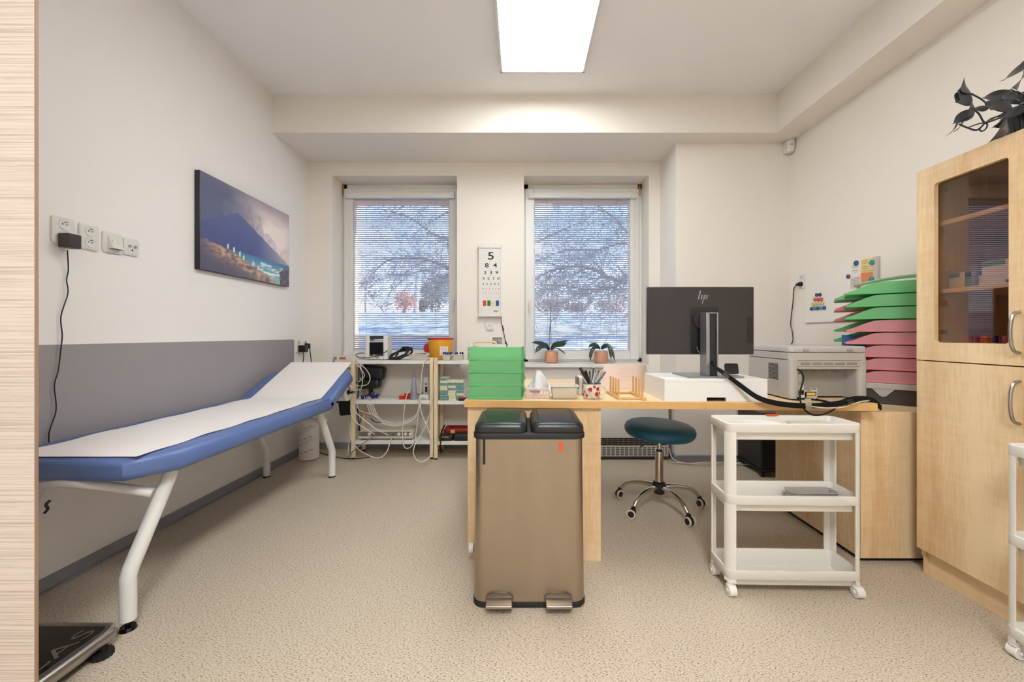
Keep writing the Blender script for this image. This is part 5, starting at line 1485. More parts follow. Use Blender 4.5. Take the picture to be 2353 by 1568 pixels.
# ---------------------------------------------------------------- dark plant on the cupboard
def darkplant():
    pc = Vector((1.93, 1.47, KH))
    pot = at(2344, 300, 1.47)
    pc = Vector((pot.x + .02, 1.47, KH))
    t_ = thing('potted_plant', 'dark-leaved trailing plant in a glossy black pot on top of the cupboard', 'plant', pc[:])
    MB().lathe([(.040, 0), (.043, .003), (.060, .105), (.063, .11), (.060, .112), (.056, .10)], pc, 32).build('plant_pot', M['black_gloss'], t_)
    MB().lathe([(.056, .095), (.02, .1)], pc, 24).build('potting_soil', M['soil'], t_)
    top = pc + Vector((0, 0, .10))
    def C(cx, cy, Y): return at(2080 + cx / 4.355, 120 + cy / 4.355, Y)
    def leaf(base, tip, side, wid, cup=.25):
        base, tip, side = Vector(base), Vector(tip), Vector(side).normalized()
        ax = tip - base; L = ax.length; axn = ax.normalized()
        side = (side - axn * side.dot(axn)).normalized(); nrm = axn.cross(side)
        prof = [0, .62, .92, 1.0, .95, .82, .64, .44, .24, .08, 0]
        rows = []
        for i, w_ in enumerate(prof):
            f = i / 10
            c_ = base + ax * f + nrm * (L * .10 * math.sin(math.pi * f))
            rows.append([c_ + side * (wid * 1.3 * w_ * s_) + nrm * (cup * wid * w_ * abs(s_)) for s_ in (-1, -.6, -.2, 0, .2, .6, 1)])
        MB().sheet(rows, .0008).build('leaf', M['leafblack'], t_, ang=70)
    def st(*pts, r=.003):
        MB().tube(spline(pts, 5), r, 6).build('stem', M['leafblack'], t_)
    Y1, Y2, Y3 = 1.42, 1.46, 1.38
    up = (0, 0, 1)
    leaf(C(660, 415, Y1), C(500, 500, Y1) + Vector((-.0, .0, -.002)), (.35, .2, 1), .026)
    leaf(C(660, 415, Y1), C(590, 250, Y1), (.9, .35, .3), .020)
    leaf(C(660, 415, Y1), C(520, 380, Y1), (.4, .2, 1), .030)
    st(C(660, 415, Y1), C(760, 470, Y1), C(850, 540, Y1), C(960, 590, Y1), top)
    leaf(C(680, 560, Y1), C(470, 720, Y1), (.6, .2, .8), .017); leaf(C(675, 510, Y1), C(560, 690, Y1), (1, .3, .4), .017)
    leaf(C(520, 690, Y1), C(395, 850, Y1), (.6, .4, .5), .008)
    leaf(C(575, 690, Y1), C(460, 810, Y1), (.7, .3, .5), .007)
    leaf(C(850, 545, Y2), C(670, 555, Y2), (.1, .3, 1), .010)
    st(C(680, 565, Y1), C(740, 620, Y1), C(790, 700, Y1), C(860, 690, Y1), C(1000, 640, Y2), top)
    st(C(540, 720, Y1), C(620, 755, Y1), C(720, 780, Y1), C(800, 710, Y1), C(900, 650, Y2), top)
    st(C(640, 750, Y1), C(740, 715, Y1), C(820, 700, Y1), C(940, 630, Y2), r=.0022)
    st(C(735, 760, Y1), C(760, 790, Y1), C(800, 775, Y1), C(822, 730, Y1), C(800, 700, Y1), r=.0025)
    leaf(C(1010, 660, Y3), C(825, 915, Y3), (.9, .3, .35), .026)
    leaf(C(1000, 640, Y3), C(860, 760, Y3), (.9, .3, .4), .020)
    leaf(C(1060, 375, Y2), C(760, 458, Y2), (.1, .4, 1), .018)
    leaf(C(1000, 470, Y3), C(850, 580, Y3), (.5, .3, .9), .030)
    leaf(C(1180, 90, Y2), C(935, 298, Y2), (.7, .3, .6), .026)
    leaf(C(1190, 190, Y3), C(1050, 370, Y3), (.8, .3, .7), .036)
    leaf(C(1120, 390, Y3), C(960, 470, Y3), (.3, .4, .9), .016)
    leaf(C(1180, 400, Y2), C(1000, 520, Y2), (.6, .3, .8), .034)
    leaf(C(1150, 520, Y3), C(930, 690, Y3), (.6, .3, .6), .022)
    leaf(C(1250, 380, Y2), C(1150, 530, Y2), (.9, .3, .4), .030)
    leaf(C(1300, 250, Y2), C(1200, 420, Y2), (.9, .3, .4), .036)
    leaf(C(1400, 300, Y2), C(1330, 480, Y2), (.9, .3, .2), .036)
    for a in ((1180, 90, Y2), (1190, 190, Y3), (1120, 390, Y3), (1180, 400, Y2), (1250, 380, Y2), (1060, 375, Y2), (1150, 520, Y3), (1000, 470, Y3), (1300, 250, Y2), (1400, 300, Y2), (1010, 660, Y3)):
        p = C(*a); st(p, p.lerp(top, .5) + Vector((.01, 0, .02)), top, r=.0022)
darkplant()
# ---------------------------------------------------------------- frosted letter trays
TL, TW, TH = .335, .252, .062
def letter_tray(org, rotz, mat, label, group=None, TL=TL):
    # local: opening towards -x, closed wall at +x
    t_ = thing('letter_tray', label, 'letter tray', org, rotz, group)
    L, W = TL / 2, TW / 2
    m = MB()
    m.box(-L + .02, L, -W + .003, W - .003, .004, .0065)
    side = [(-L, .010), (-L + .010, .006), (L, .006), (L, .0615), (-L + .150, .0615), (-L + .115, .059), (-L + .075, .044), (-L + .03, .022), (-L + .004, .013)]
    for y0, y1 in ((-W, -W + .0022), (W - .0022, W)): m.yprism(side, y0, y1)
    m.box(L - .0022, L, -W, W, .006, .0615)
    m.build('tray_body', mat, t_, world=False, smooth=False)
    m = MB()
    m.box(-L, L + .005, -W - .004, -W, .001, .011).box(-L, L + .005, W, W + .004, .001, .011).box(L, L + .005, -W, W, .001, .011)
    rows = [[(-L + .055 - .055 * math.cos(math.pi / 2 * (y / W)) ** .5 if False else -L + .02 * (abs(y) / W) ** 2 * 0 - .0 + .0, y, z) for z in (.004, .009)] for y in (-W, W)]
    m.box(-L, -L + .02, -W, W, .003, .0065)
    m.build('tray_lip', M['lip_green'] if mat is M['tray_green'] else M['lip_pink'], t_, world=False, bevel=.001)
    return t_
ca, sa = math.cos(DA), math.sin(DA)
gc = dk(.143, .020 + TL / 2 + .003)
labs = ['bottom tray of the four green letter trays at the left end of the desk', 'second from bottom of the four green letter trays at the left end of the desk', 'third from bottom of the green desk letter trays, its grey arched paper showing through', 'topmost green letter tray at the left end of the desk, holding white paper']
for k in range(4):
    letter_tray((gc.x, gc.y, DZ + .0005 + TH * k), DA - math.pi / 2, M['tray_green'], labs[k])
t_ = thing('paper_stack', 'grey arched sheets of paper lying in the third green letter tray', 'paper', (gc.x, gc.y, DZ + .13))
m = MB(); rows = []
for i in range(17):
    u = -1 + 2 * i / 16
    rows.append([(gc.x + u * .110, gc.y + yy, DZ + TH * 2 + .010 + .034 * (1 - u * u)) for yy in (-.145, .10)])
m.sheet(rows, .004).build('sheets', M['grey_dark'], t_)
t_ = thing('paper_stack', 'white papers standing in the topmost green letter tray', 'paper', (gc.x, gc.y, DZ + TH * 3))
MB().box(gc.x - .10, gc.x - .01, gc.y - .14, gc.y + .10, DZ + TH * 3 + .008, DZ + TH * 3 + .046).build('sheets', M['paper'], t_, bevel=.001)

# right-hand stacks, turned towards the desk
TL1, TL2 = .345, .270
SA = math.radians(-37.2)
S1 = Matrix.Translation((1.733, 2.13, 0)) @ Matrix.Rotation(SA, 4, 'Z')
S2 = Matrix.Translation((1.867, 2.377, 0)) @ Matrix.Rotation(SA, 4, 'Z')
def in_frame(S):
    m = MB(); m.xf = S; return m
z0 = .811
cols = 'PPPPPGGG'
nm = ['lowest', 'second lowest', 'third lowest', 'fourth lowest', 'fifth lowest', 'third from top', 'second from top', 'topmost']
for k in range(8):
    o = S1 @ Vector((TL1 / 2 + .002 * math.sin(k * 2.1), TW / 2, z0 + .0655 * k))
    letter_tray(o[:], SA, M['tray_pink' if cols[k] == 'P' else 'tray_green'],
                '%s %s letter tray in the tall nearer stack behind the printer' % (nm[k], 'pink' if cols[k] == 'P' else 'green'), TL=TL1)
t_ = thing('pale_sheet', 'pale green translucent sheet lying over the top of the nearer letter tray stack', 'sheet', (S1 @ Vector((.17, .12, z0 + .0655 * 8)))[:])
rows = []
for i in range(13):
    x = .04 + .30 * i / 12
    rows.append([(x, .006 + .24 * j / 4, z0 + .0655 * 7 + .074 + .026 * math.sin(i / 12 * 2.0 + .1) - .012 * (1 - i / 12) - .010 * (j == 0)) for j in range(5)])
in_frame(S1).sheet(rows, .0015).build('film', M['tray_pale'], t_)
t_ = thing('loose_papers', 'loose papers sticking out of the topmost tray of the nearer stack', 'paper', (S1 @ Vector((.17, .12, z0 + .47)))[:])
m = in_frame(S1)
for q, (dx, dy, zz) in enumerate(((.01, .0, .470), (.03, .01, .476), (-.0, .02, .482))):
    m.box(.02 + dx, .31 + dx, .02 + dy, .22 + dy, z0 + zz, z0 + zz + .003)
m.build('sheets', M['paper'], t_)
z2 = .707
cols = 'GGGGPGGPPG'
nm = ['tenth from top', 'ninth from top', 'eighth from top', 'seventh from top', 'sixth from top', 'lowest green', 'second lowest green', 'lower pink', 'upper pink', 'topmost green']
for k in range(4, 10):
    o = S2 @ Vector((TL2 / 2, TW / 2, z2 + .0617 * k))
    letter_tray(o[:], SA, M['tray_pink' if cols[k] == 'P' else 'tray_green'], '%s letter tray of the farther stack against the right wall' % nm[k], TL=TL2)
t_ = thing('tray_pedestal', 'grey stand under the farther letter tray stack behind the printer', 'stand', (S2 @ Vector((.13, .12, .703)))[:])
in_frame(S2).box(.02, TL2 - .02, .02, .20, .703, z2 + .0617 * 4).build('stand_body', M['grey_dark'], t_, bevel=.003)
t_ = thing('loose_papers', 'loose papers poking out of the topmost tray of the farther stack', 'paper', (S2 @ Vector((.13, .12, z2 + .6)))[:])
m = in_frame(S2)
for q in range(3): m.box(.004 + .02 * q, .22, .02, .23, z2 + .0617 * 9 + .012 + .014 * q, z2 + .0617 * 9 + .014 + .014 * q)
m.build('sheets', M['paper'], t_)
t_ = thing('blue_folder', 'blue folder standing upright between the two letter tray stacks', 'folder', (S1 @ Vector((.06, .267, .703)))[:])
in_frame(S1).box(-.010, .19, .2585, .2745, .703, 1.058).build('folder_cover', M['bluebox'], t_, bevel=.002)
# drawer box under the nearer stack
t_ = thing('drawer_box', 'dark grey drawer box with a pale lid beneath the pink letter trays', 'box', (S1 @ Vector((.17, .12, .703)))[:])
in_frame(S1).box(.03, .34, .004, .250, .703, .780).build('box_body', M['dgrey'], t_, bevel=.002)
in_frame(S1).box(.0, .35, -.008, .252, .780, .8105).build('box_lid', M['grey_plastic'], t_, bevel=.003)
px_ = .148
in_frame(S1).yprism([(px_ - .045, .782), (px_ + .045, .782), (px_ + .018, .752), (px_ + .012, .744), (px_, .741), (px_ - .012, .744), (px_ - .018, .752)], -.006, .003).build('latch_tab', M['grey_plastic'], t_)
in_frame(S1).cyl((px_, -.006, .756), (px_, -.010, .756), .006, n=14).build('latch_screw', M['satin'], t_)
in_frame(S1).box(.003, .03, .004, .250, .703, .780).build('box_corner', M['grey_plastic'], t_)

# ---------------------------------------------------------------- printer seen from behind
def printer():
    x0, x1, y0, y1, z0, z1 = 1.250, 1.612, 1.852, 2.205, DZ + .001, 1.003
    t_ = thing('printer', 'warm grey multifunction printer standing with its back to the room on the desk', 'printer', ((x0 + x1) / 2, (y0 + y1) / 2, z0))
    zt = .945
    po = rrect(x0, x1, y0, y1, .022, 5)
    G = M['grey_plastic']
    # body built round a recess open at the back
    rx0, rx1, rz0, rz1 = x0 + .045, x1 - .045, z0 + .012, z0 + .145
    m = MB()
    m.rbox(x0, rx0, y0, y1, z0 + .006, zt, .018)
    m.rbox(rx1, x1, y0, y1, z0 + .006, zt, .018)
    m.box(rx0 - .01, rx1 + .01, y0 + .006, y1, rz1, zt)
    m.box(rx0 - .01, rx1 + .01, y0 + .09, y1, z0 + .006, rz1)
    m.build('printer_body', G, t_, bevel=.002)
    MB().box(rx0 - .006, rx1 + .006, y0 + .08, y0 + .0895, z0 + .008, rz1 + .002).build('recess_panel', M['grey_inner'], t_)
    # scanner section and lid
    sec = MB().loft([[(x, y, z) for x, y in inset(po, d)] for d, z in ((.004, .936), (0, .940), (0, .972), (.004, .975))]).build('scanner_section', G, t_)
    lid = MB().loft([[(x, y, z) for x, y in inset(po, d)] for d, z in ((.004, .977), (0, .979), (0, .995), (.003, 1.001), (.010, 1.005))]).build('scanner_lid', G, t_, ang=50)
    for fx in (.20, .76):
        x = x0 + (x1 - x0) * fx
        m = MB().box(x - .013, x + .013, y0 - .003, y0 + .004, .980, .993).build('lid_hinge', M['grey_inner'], lid, bevel=.001)
    gp = MB().box(rx0 - .010, rx1 + .012, y0 + .0005, y0 + .006, .912, .936).build('rear_cover', G, t_, bevel=.001)
    m = MB()
    for q in range(5):
        x = rx0 + .002 + q * .054
        for z in (.919, .923, .927): m.box(x, x + .045, y0 - .0008, y0 + .001, z, z + .0022)
    m.build('rear_vents', M['grey_dark'], gp, smooth=False)
    m = MB()
    for q in range(5):
        x = rx0 + .002 + q * .050
        m.box(x, x + .040, y0 + .0785, y0 + .081, rz1 - .018, rz1 - .011)
    m.build('recess_vents', M['grey_dark'], t_, smooth=False)
    m = MB()
    for q in range(13):
        z = .840 + q * .0062
        m.box(x0 - .001, x0 + .001, y0 + .09, y0 + .165, z, z + .0034)
    m.build('side_vents', M['black'], t_, smooth=False)
    for a in (x0 + .022, x1 - .020):
        MB().cyl((a, y0 - .001, .928), (a, y0 + .002, .928), .005, n=12).build('screw', M['satin'], t_)
    # stickers in the recess
    ys = y0 + .0795
    def R(cx, cy): return at(1480 + cx / 3.677, 640 + cy / 3.677, ys)
    for (a, b_, c, d, mat) in ((1258, 905, 1350, 985, 'cream'), (1258, 945, 1372, 1008, 'cream'), (1408, 925, 1462, 952, 'cream'), (1358, 955, 1462, 1008, 'cream')):
        p, q = R(a, d), R(c, b_)
        s_ = MB().box(p.x, q.x, ys - .0006, ys, p.z, q.z).build('rating_sticker', M[mat], t_, smooth=False)
    p, q = R(1364, 995), R(1454, 960)
    MB().box(p.x, q.x, ys - .0012, ys - .0006, p.z, q.z).build('laser_sticker', M['black'], t_, smooth=False)
    p, q = R(1372, 989), R(1446, 966)
    MB().box(p.x, q.x, ys - .0016, ys - .0012, p.z, q.z).build('laser_sticker', M['yellow2'], t_, smooth=False)
    m = MB()
    for k in range(7):
        p, q = R(1264, 918 + 10 * k), R(1344 - 6 * (k % 3), 914 + 10 * k); m.box(p.x, q.x, ys - .0010, ys - .0007, p.z, q.z)
    p, q = R(1412, 940), R(1456, 930); m.box(p.x, q.x, ys - .0010, ys - .0007, p.z, q.z)
    m.build('sticker_print', M['inkgrey'], t_, smooth=False)
    MB().box(rx0 - .004, rx0 + .012, y0 + .01, y0 + .08, z0 + .085, z0 + .12).build('socket_block', G, t_, bevel=.001)
    for x in (x0 + .04, x1 - .04):
        for y in (y0 + .03, y1 - .04): MB().cyl((x, y, DZ), (x, y, z0 + .008), .014, n=14).build('foot', M['dgrey'], t_)
    MB().box(x0 + .30, x0 + .38 - .03, y0 - .0, y0 + .001, .8, .8005)
    return t_
pr = printer()
# cables at the printer
def cable(name, label, pts, r, mat='cable_black', n=8, cat='cable', sub=8, group=None):
    P3 = [at(*q) for q in pts]
    o = MB().tube(spline(P3, sub), r, n).build(name, M[mat]); return tag(o, label, cat, group)
o = cable('usb_cable', 'thin black cable curving from the printer socket down past the desk edge', [(1818, 848, 1.90), (1830, 848, 1.86), (1842, 856, 1.82), (1846, 872, 1.81), (1840, 895, 1.80), (1838, 915, 1.785), (1842, 930, 1.770), (1852, 945, 1.768), (1868, 954, 1.768), (1890, 953, 1.768), (1910, 945, 1.768), (1924, 936, 1.77)], .0035)
MB().tube([at(1816, 849, 1.91), at(1834, 850, 1.86)], [.010, .006], 10).build('usb_plug', M['black'], o)
o = cable('power_cable', 'black power cable leaving the bottom of the printer and crossing the desk', [(1820, 914, 1.90), (1838, 917, 1.84), (1862, 918, 1.83), (1895, 922, 1.82), (1915, 928, 1.81), (1935, 928, 1.80), (1960, 920, 1.79), (1985, 915, 1.80), (2004, 925, 1.82)], .0042)
MB().tube([at(1822, 914, 1.90), at(1835, 916, 1.85)], [.011, .007], 10).build('power_plug', M['black'], o)
offs = [(0, 0, 0), (0, 3, -.004), (2, -3, .003), (-2, 5, -.007), (1, 6, .0)]
for k, (dx, dy, dd) in enumerate(offs):
    cable('monitor_cable', 'black cable in the thick bundle drooping from the monitor neck past the printer', [(1634 + dx, 828, 1.93), (1640 + dx, 842 + dy * .3, 1.88), (1660 + dx, 855 + dy * .6, 1.83), (1700, 884 + dy, 1.80), (1740, 912 + dy, 1.775), (1780, 925 + dy, 1.765), (1830, 931 + dy, 1.760), (1880, 931 + dy, 1.757), (1930, 926 + dy, 1.755), (1965, 918 + dy, 1.765), (2000, 917 + dy * .7, 1.80), (2024, 936 + dy, 1.83)], (.0040 if k < 3 else .0030), group='cables bundled behind the monitor')
cable('white_cable', 'thin pale cable running beneath the thick black bundle on the desk edge', [(1858, 934, 1.755), (1900, 938, 1.75), (1940, 936, 1.75), (1975, 924, 1.765), (2000, 920, 1.80)], .0024, 'cable_white')
cable('black_cable', 'thin black cable lying across the printer foot onto the bundle', [(1876, 917, 1.84), (1900, 925, 1.80), (1930, 922, 1.785), (1950, 915, 1.785), (1975, 912, 1.79), (2005, 916, 1.81), (2022, 932, 1.84)], .0035)
for (a, b_, lb) in (((1662, 858, 1.818), (1674, 868, 1.808), 'clear tape wound round the cable bundle beside the monitor'), ((1945, 928, 1.75), (1958, 924, 1.752), 'clear tape wound round the cable bundle before the printer recess')):
    o = MB().tube([at(*a), at(*b_)], .014, 12, caps=False).build('tape_wrap', M['clear']); tag(o, lb, 'tape')
t_ = thing('tape_strip', 'strip of clear tape holding cables to the desk edge under the printer', 'tape', at(1852, 925, 1.78)[:])
rows = [[at(1842 + 3 * k / 3 + u, 915 + 8.5 * k, 1.775 - .025 * math.sin(k)) + Vector((0, -.02, 0)) for u in (0, 7, 14)] for k in range(4)]
MB().sheet(rows, .0006).build('tape_film', translucent('frosted tape', (215, 205, 185), .45, .3), t_)

# ---------------------------------------------------------------- monitor on its white riser
t_ = thing('monitor_riser', 'white box riser with a finger slot carrying the monitor', 'riser', (.89, 1.97, DZ))
rx0, rx1, ry0, ry1, rz0, rz1 = .655, 1.128, 1.828, 2.125, DZ + .0005, .855
hx0, hx1 = at(1624, 920, 1.828).x, at(1669, 920, 1.828).x
MB().box(rx0, rx1, ry0, ry1, rz1 - .014, rz1).build('riser_top', M['white'], t_, bevel=.0015)
MB().box(rx0, hx0, ry0, ry0 + .014, rz0, rz1 - .014).box(hx1, rx1, ry0, ry0 + .014, rz0, rz1 - .014).box(hx0, hx1, ry0, ry0 + .014, rz0 + .018, rz1 - .014).build('riser_front', M['white'], t_, smooth=False)
for x in (rx0, rx1 - .014): MB().box(x, x + .014, ry0 + .014, ry1, rz0, rz1 - .014).build('riser_side', M['white'], t_)
MB().box(rx0 + .014, rx1 - .014, ry1 - .014, ry1, rz0, rz1 - .014).build('riser_back', M['white'], t_)
def monitor():
    t_ = thing('computer_monitor', 'black computer monitor seen from behind on a silver stand', 'monitor', (.905, 1.98, .856))
    Ym = 2.007
    a = at(1485, 815, Ym); b_ = at(1731, 659.5, Ym)
    MB().box(a.x, b_.x, Ym, Ym + .012, a.z, b_.z).build('screen_bezel', M['alu'], t_, bevel=.002)
    MB().box(a.x + .002, b_.x - .002, Ym - .010, Ym + .004, a.z + .002, b_.z - .002).build('back_shell', M['screenback'], t_, bevel=.004)
    MB().box(a.x + .006, b_.x - .006, Ym + .012, Ym + .0135, a.z + .012, b_.z - .006).build('display', M['black_gloss'], t_)
    p = at(1585, 778, Ym); q = at(1648, 706, Ym)
    MB().box(p.x, q.x, Ym - .013, Ym - .009, a.z + .003, q.z).build('mount_plate', M['black'], t_, bevel=.001)
    c = at(1610, 737, Ym)
    MB().cyl((c.x, Ym - .012, c.z), (c.x, Ym - .020, c.z), .042, n=32).build('pivot_disc', M['screenback'], t_)
    nx = .912
    MB().tube([(c.x, Ym - .016, c.z), (c.x, Ym - .048, c.z)], .016, 14).tube([(c.x - .004, Ym - .05, c.z), (nx, Ym - .05, c.z)], .015, 14).build('pivot_arm', M['dgrey'], t_)
    z1 = 1.166
    col = MB().box(nx - .029, nx - .012, 1.905, 1.975, .862, z1)
    col.build('stand_column', M['alu'], t_, bevel=.002)
    MB().box(nx - .012, nx + .022, 1.915, 1.975, .862, z1 - .004).build('column_channel', M['black'], t_)
    MB().box(nx + .022, nx + .029, 1.905, 1.975, .862, z1).box(nx - .012, nx + .022, 1.905, 1.975, z1 - .006, z1).build('column_edge', M['alu'], t_, bevel=.001)
    MB().rbox(.784, 1.046, 1.868, 2.085, .8556, .8625, .006).build('stand_base', M['alu'], t_, bevel=.001)
    m = MB()
    def L(cx, cy): return at(1480 + cx / 3.677, 640 + cy / 3.677, Ym - .0108)
    def bar(x0, y0, x1, y1, w_=11):
        pts = [L(x0, y0), L(x0 + w_, y0), L(x1 + w_, y1), L(x1, y1)]
        m.add(pts + [p + Vector((0, .001, 0)) for p in pts], [(0, 3, 2, 1), (4, 5, 6, 7), (0, 1, 5, 4), (1, 2, 6, 5), (2, 3, 7, 6), (3, 0, 4, 7)])
    bar(472, 103, 453, 177); bar(487, 140, 477, 177); bar(512, 140, 502, 177); bar(507, 140, 487, 216, 9); bar(530, 140, 521, 175); bar(484, 140, 483, 144, 14); bar(500, 172, 499, 177, 24)
    m.build('emblem', M['alu'], t_, smooth=False)
    p, q = L(870, 545), L(920, 325)
    MB().box(p.x, q.x - .001, Ym - .0106, Ym - .009, p.z, q.z).build('side_hatch', M['black'], t_)
    MB().tube(spline([at(1601, 797, 1.992), at(1603, 806, 1.985), at(1612, 815, 1.975), at(1622, 822, 1.965), at(1632, 830, 1.955)], 5), .0035, 6).build('video_cable', M['black'], t_)
monitor()
# phone leaning behind the riser
t_ = thing('mobile_phone', 'black mobile phone leaning on the riser behind the monitor foot', 'phone', (1.06, 2.105, .856))
c = at(1681, 848, 2.07)
m = MB(); m.xf = Matrix.Translation((c.x, 2.072, .857)) @ Matrix.Rotation(math.radians(-28), 4, 'X') @ Matrix.Rotation(math.radians(90), 4, 'X')
po = rrect(-.036, .034, 0, .058, .008)
m.xf = Matrix.Translation((c.x, 2.06, .8565)) @ Matrix.Rotation(math.radians(-25), 4, 'X')
m.yprism([(x + (z * .12), z) for x, z in po], 0, .009)
m.build('phone_body', M['black'], t_, bevel=.001)
m = MB(); m.xf = Matrix.Translation((c.x, 2.06, .8565)) @ Matrix.Rotation(math.radians(-25), 4, 'X')
for k in range(3): m.cyl((-.022 + .004 * (k % 2), -.0012, .048 - .009 * k), (-.022 + .004 * (k % 2), .0005, .048 - .009 * k), .0032, n=10)
m.build('camera_lens', M['dgrey'], t_)

# ---------------------------------------------------------------- small things on the desk
def DP(px, py, Y): p = at(px, py, Y); return p
# tissue box
a = at(1208.5, 917, 1.90); b_ = at(1263, 894, 1.90)
t_ = thing('tissue_box', 'patterned pinkish tissue box with a tissue pulled up, next to the green trays', 'tissue box', ((a.x + b_.x) / 2, 1.96, DZ))
tb = P('patterned card', (206, 184, 172), .55, vary=.16, scale=30)
y0, y1 = 1.905, 2.03
MB().box(a.x, b_.x, y0, y1, DZ + .0005, DZ + .047).build('carton', tb, t_, bevel=.001)
m = MB().text('Velties', .020, (a.x + .016, y0 - .0008, DZ + .030), depth=.0003, bold=.0003)
m.text('BOX', .010, (a.x + .036, y0 - .0008, DZ + .022), depth=.0003).text('-----------------', .012, (a.x + .01, y0 - .0008, DZ + .012), depth=.0003, wide=1.1).text('- ---- -------', .012, (a.x + .02, y0 - .0008, DZ + .005), depth=.0003)
m.build('print', P('plum ink', (84, 60, 84), .6), t_, smooth=False)
m = MB()
for q in (.068, .088, .1):
    m.box(a.x + q, a.x + q + .010 - (.004 if q > .07 else 0), y0 - .0008, y0, DZ + .026, DZ + .038 - (.005 if q > .07 else 0))
m.build('print_symbols', M['paper'], t_, smooth=False)
rows = []
cx, cy, zt = (a.x + b_.x) / 2 + .004, 1.965, DZ + .047
for i in range(10):
    f = i / 9
    w_ = .036 * (1 - f) ** .8 + .008
    row = []
    for k in range(19):
        an = 2 * math.pi * k / 18
        rr = w_ * (1 + .28 * math.sin(3 * an + f * 2) * (1 - f * .4))
        row.append((cx + rr * math.cos(an) + .004 * math.sin(f * 3), cy + rr * .6 * math.sin(an), zt + .082 * f + .003 * math.sin(5 * an)))
    rows.append(row)
MB().sheet(rows, .0005).build('tissue', translucent('tissue', (242, 242, 244), .05, .35), t_, ang=80)
# metal tin tray
a = at(1262, 917, 1.90); b_ = at(1331, 884, 1.90)
basin('baking_tin', 'deep beige metal tin with a flared rim between tissue box and mug', a.x, b_.x, 1.875, 1.985, DZ + .0005, .062, M['cream'], .010, .008, cat='tin')
for w_ in ():
    pass
# white tray-like pad behind
t_ = thing('white_pad', 'white flat pad lying on the desk behind the metal tin', 'pad', (.10, 2.16, DZ))
a = at(1216, 879, 2.35)
MB().box(.045, .32, 2.10, 2.36, DZ + .0005, DZ + .012).build('pad_body', M['paper'], t_, bevel=.002)
# small stapled gadget behind the mug
t_ = thing('desk_calendar', 'small grey and white upright block behind the mug with flowers', 'block', (.31, 2.05, DZ))
a = at(1325, 870, 2.02)
MB().box(a.x, a.x + .012, 2.02, 2.08, DZ + .03, DZ + .092).build('dark_side', M['grey_dark'], t_, bevel=.003)
MB().box(a.x + .012, a.x + .030, 2.02, 2.08, DZ + .0005, DZ + .095).build('white_side', M['white'], t_, bevel=.004)
MB().box(a.x + .030, a.x + .045, 2.02, 2.08, DZ + .0005, DZ + .085).build('brown_side', M['edge'], t_, bevel=.001)
# mug
mc = at(1359, 918, 1.915); mc = Vector((mc.x + .001, 1.915, DZ + .0005))
t_ = thing('enamel_mug', 'white enamel mug with red poppies and a black rim holding pens', 'mug', mc[:])
MB().lathe([(.034, 0), (.0395, .006), (.0415, .014), (.0430, .072), (.0415, .074), (.040, .070), (.039, .010), (.01, .006)], mc, 40).build('mug_body', M['cream'], t_, ang=50)
MB().tube([(mc.x + .0425 * math.cos(2 * math.pi * k / 40), mc.y + .0425 * math.sin(2 * math.pi * k / 40), mc.z + .0735) for k in range(41)], .0016, 6).build('rim', M['black'], t_)
MB().tube(spline([mc + Vector(q) for q in ((.040, 0, .060), (.052, 0, .062), (.066, 0, .050), (.067, 0, .034), (.058, 0, .022), (.040, 0, .018))], 6), .0042, 8).build('handle', M['cream'], t_)
def on_mug(an, z, r=.0433): return Vector((mc.x + (r - .001 + z * .012) * math.cos(an), mc.y + (r - .001 + z * .012) * math.sin(an), mc.z + z))
m = MB(); rnd = random.Random(6)
for an_d, z, s_ in ((-172, .060, .008), (-100 - 8, .048, .010), (-82, .060, .007), (-58, .050, .0095), (-150, .034, .004), (-165, .020, .008), (-132, .018, .007), (-66, .026, .011), (-40, .030, .006)):
    an = math.radians(an_d)
    ring = []
    for k in range(14):
        t2 = 2 * math.pi * k / 14; rr = s_ * (1 + .14 * math.sin(3 * t2 + an_d))
        ring.append(on_mug(an + rr * math.cos(t2) / .043, z + rr * math.sin(t2), .0436))
    m.add([on_mug(an, z, .0438)] + ring, [(0, k + 1, (k + 1) % 14 + 1) for k in range(14)])
m.build('poppy_print', P('poppy red', (186, 34, 22), .35, vary=.15, scale=200), t_, smooth=False)
m = MB()
for an_d, z, ln in ((-118, .040, .03), (-95, .036, .02), (-90, .066, -.012), (-76, .020, .015), (-60, .016, .012), (-140, .052, .02), (-105, .012, .01), (-155, .045, .02)):
    an = math.radians(an_d)
    m.tube([on_mug(an + .15 * k, max(.006, z - ln * k / 3), .0436) for k in range(4)], .0006, 4)
m.build('stem_print', M['ink'], t_)
# pens in the mug
pens = [('marker_pen', 'black fat marker leaning left out of the mug', (1333, 845), 'black', .0075, None),
        ('marker_pen', 'black marker with a flat cap, second from the left in the mug', (1345, 852), 'black', .0070, None),
        ('ball_pen', 'white ballpoint with a red tip, leaning furthest left in the mug', (1334, 857), 'white', .0050, 'orange'),
        ('ball_pen', 'silver and black pen in the middle of the mug', (1355, 853), 'grey_dark', .0060, 'black'),
        ('pencil', 'sharpened black pencil, tallest in the mug', (1364, 838), 'black', .0036, 'pine'),
        ('ball_pen', 'clear-white pen with a metal clip behind the blue one', (1369, 851), 'plastic', .0050, 'satin'),
        ('marker_pen', 'blue pen right of the pencil in the mug', (1376, 852), 'bluebox', .0055, 'navy'),
        ('pencil', 'plain yellow pencil leaning right in the mug', (1386, 847), 'yellow', .0036, 'pine'),
        ('ball_pen', 'blue-topped teal pen leaning furthest right in the mug', (1391, 855), 'teal', .0058, 'navy')]
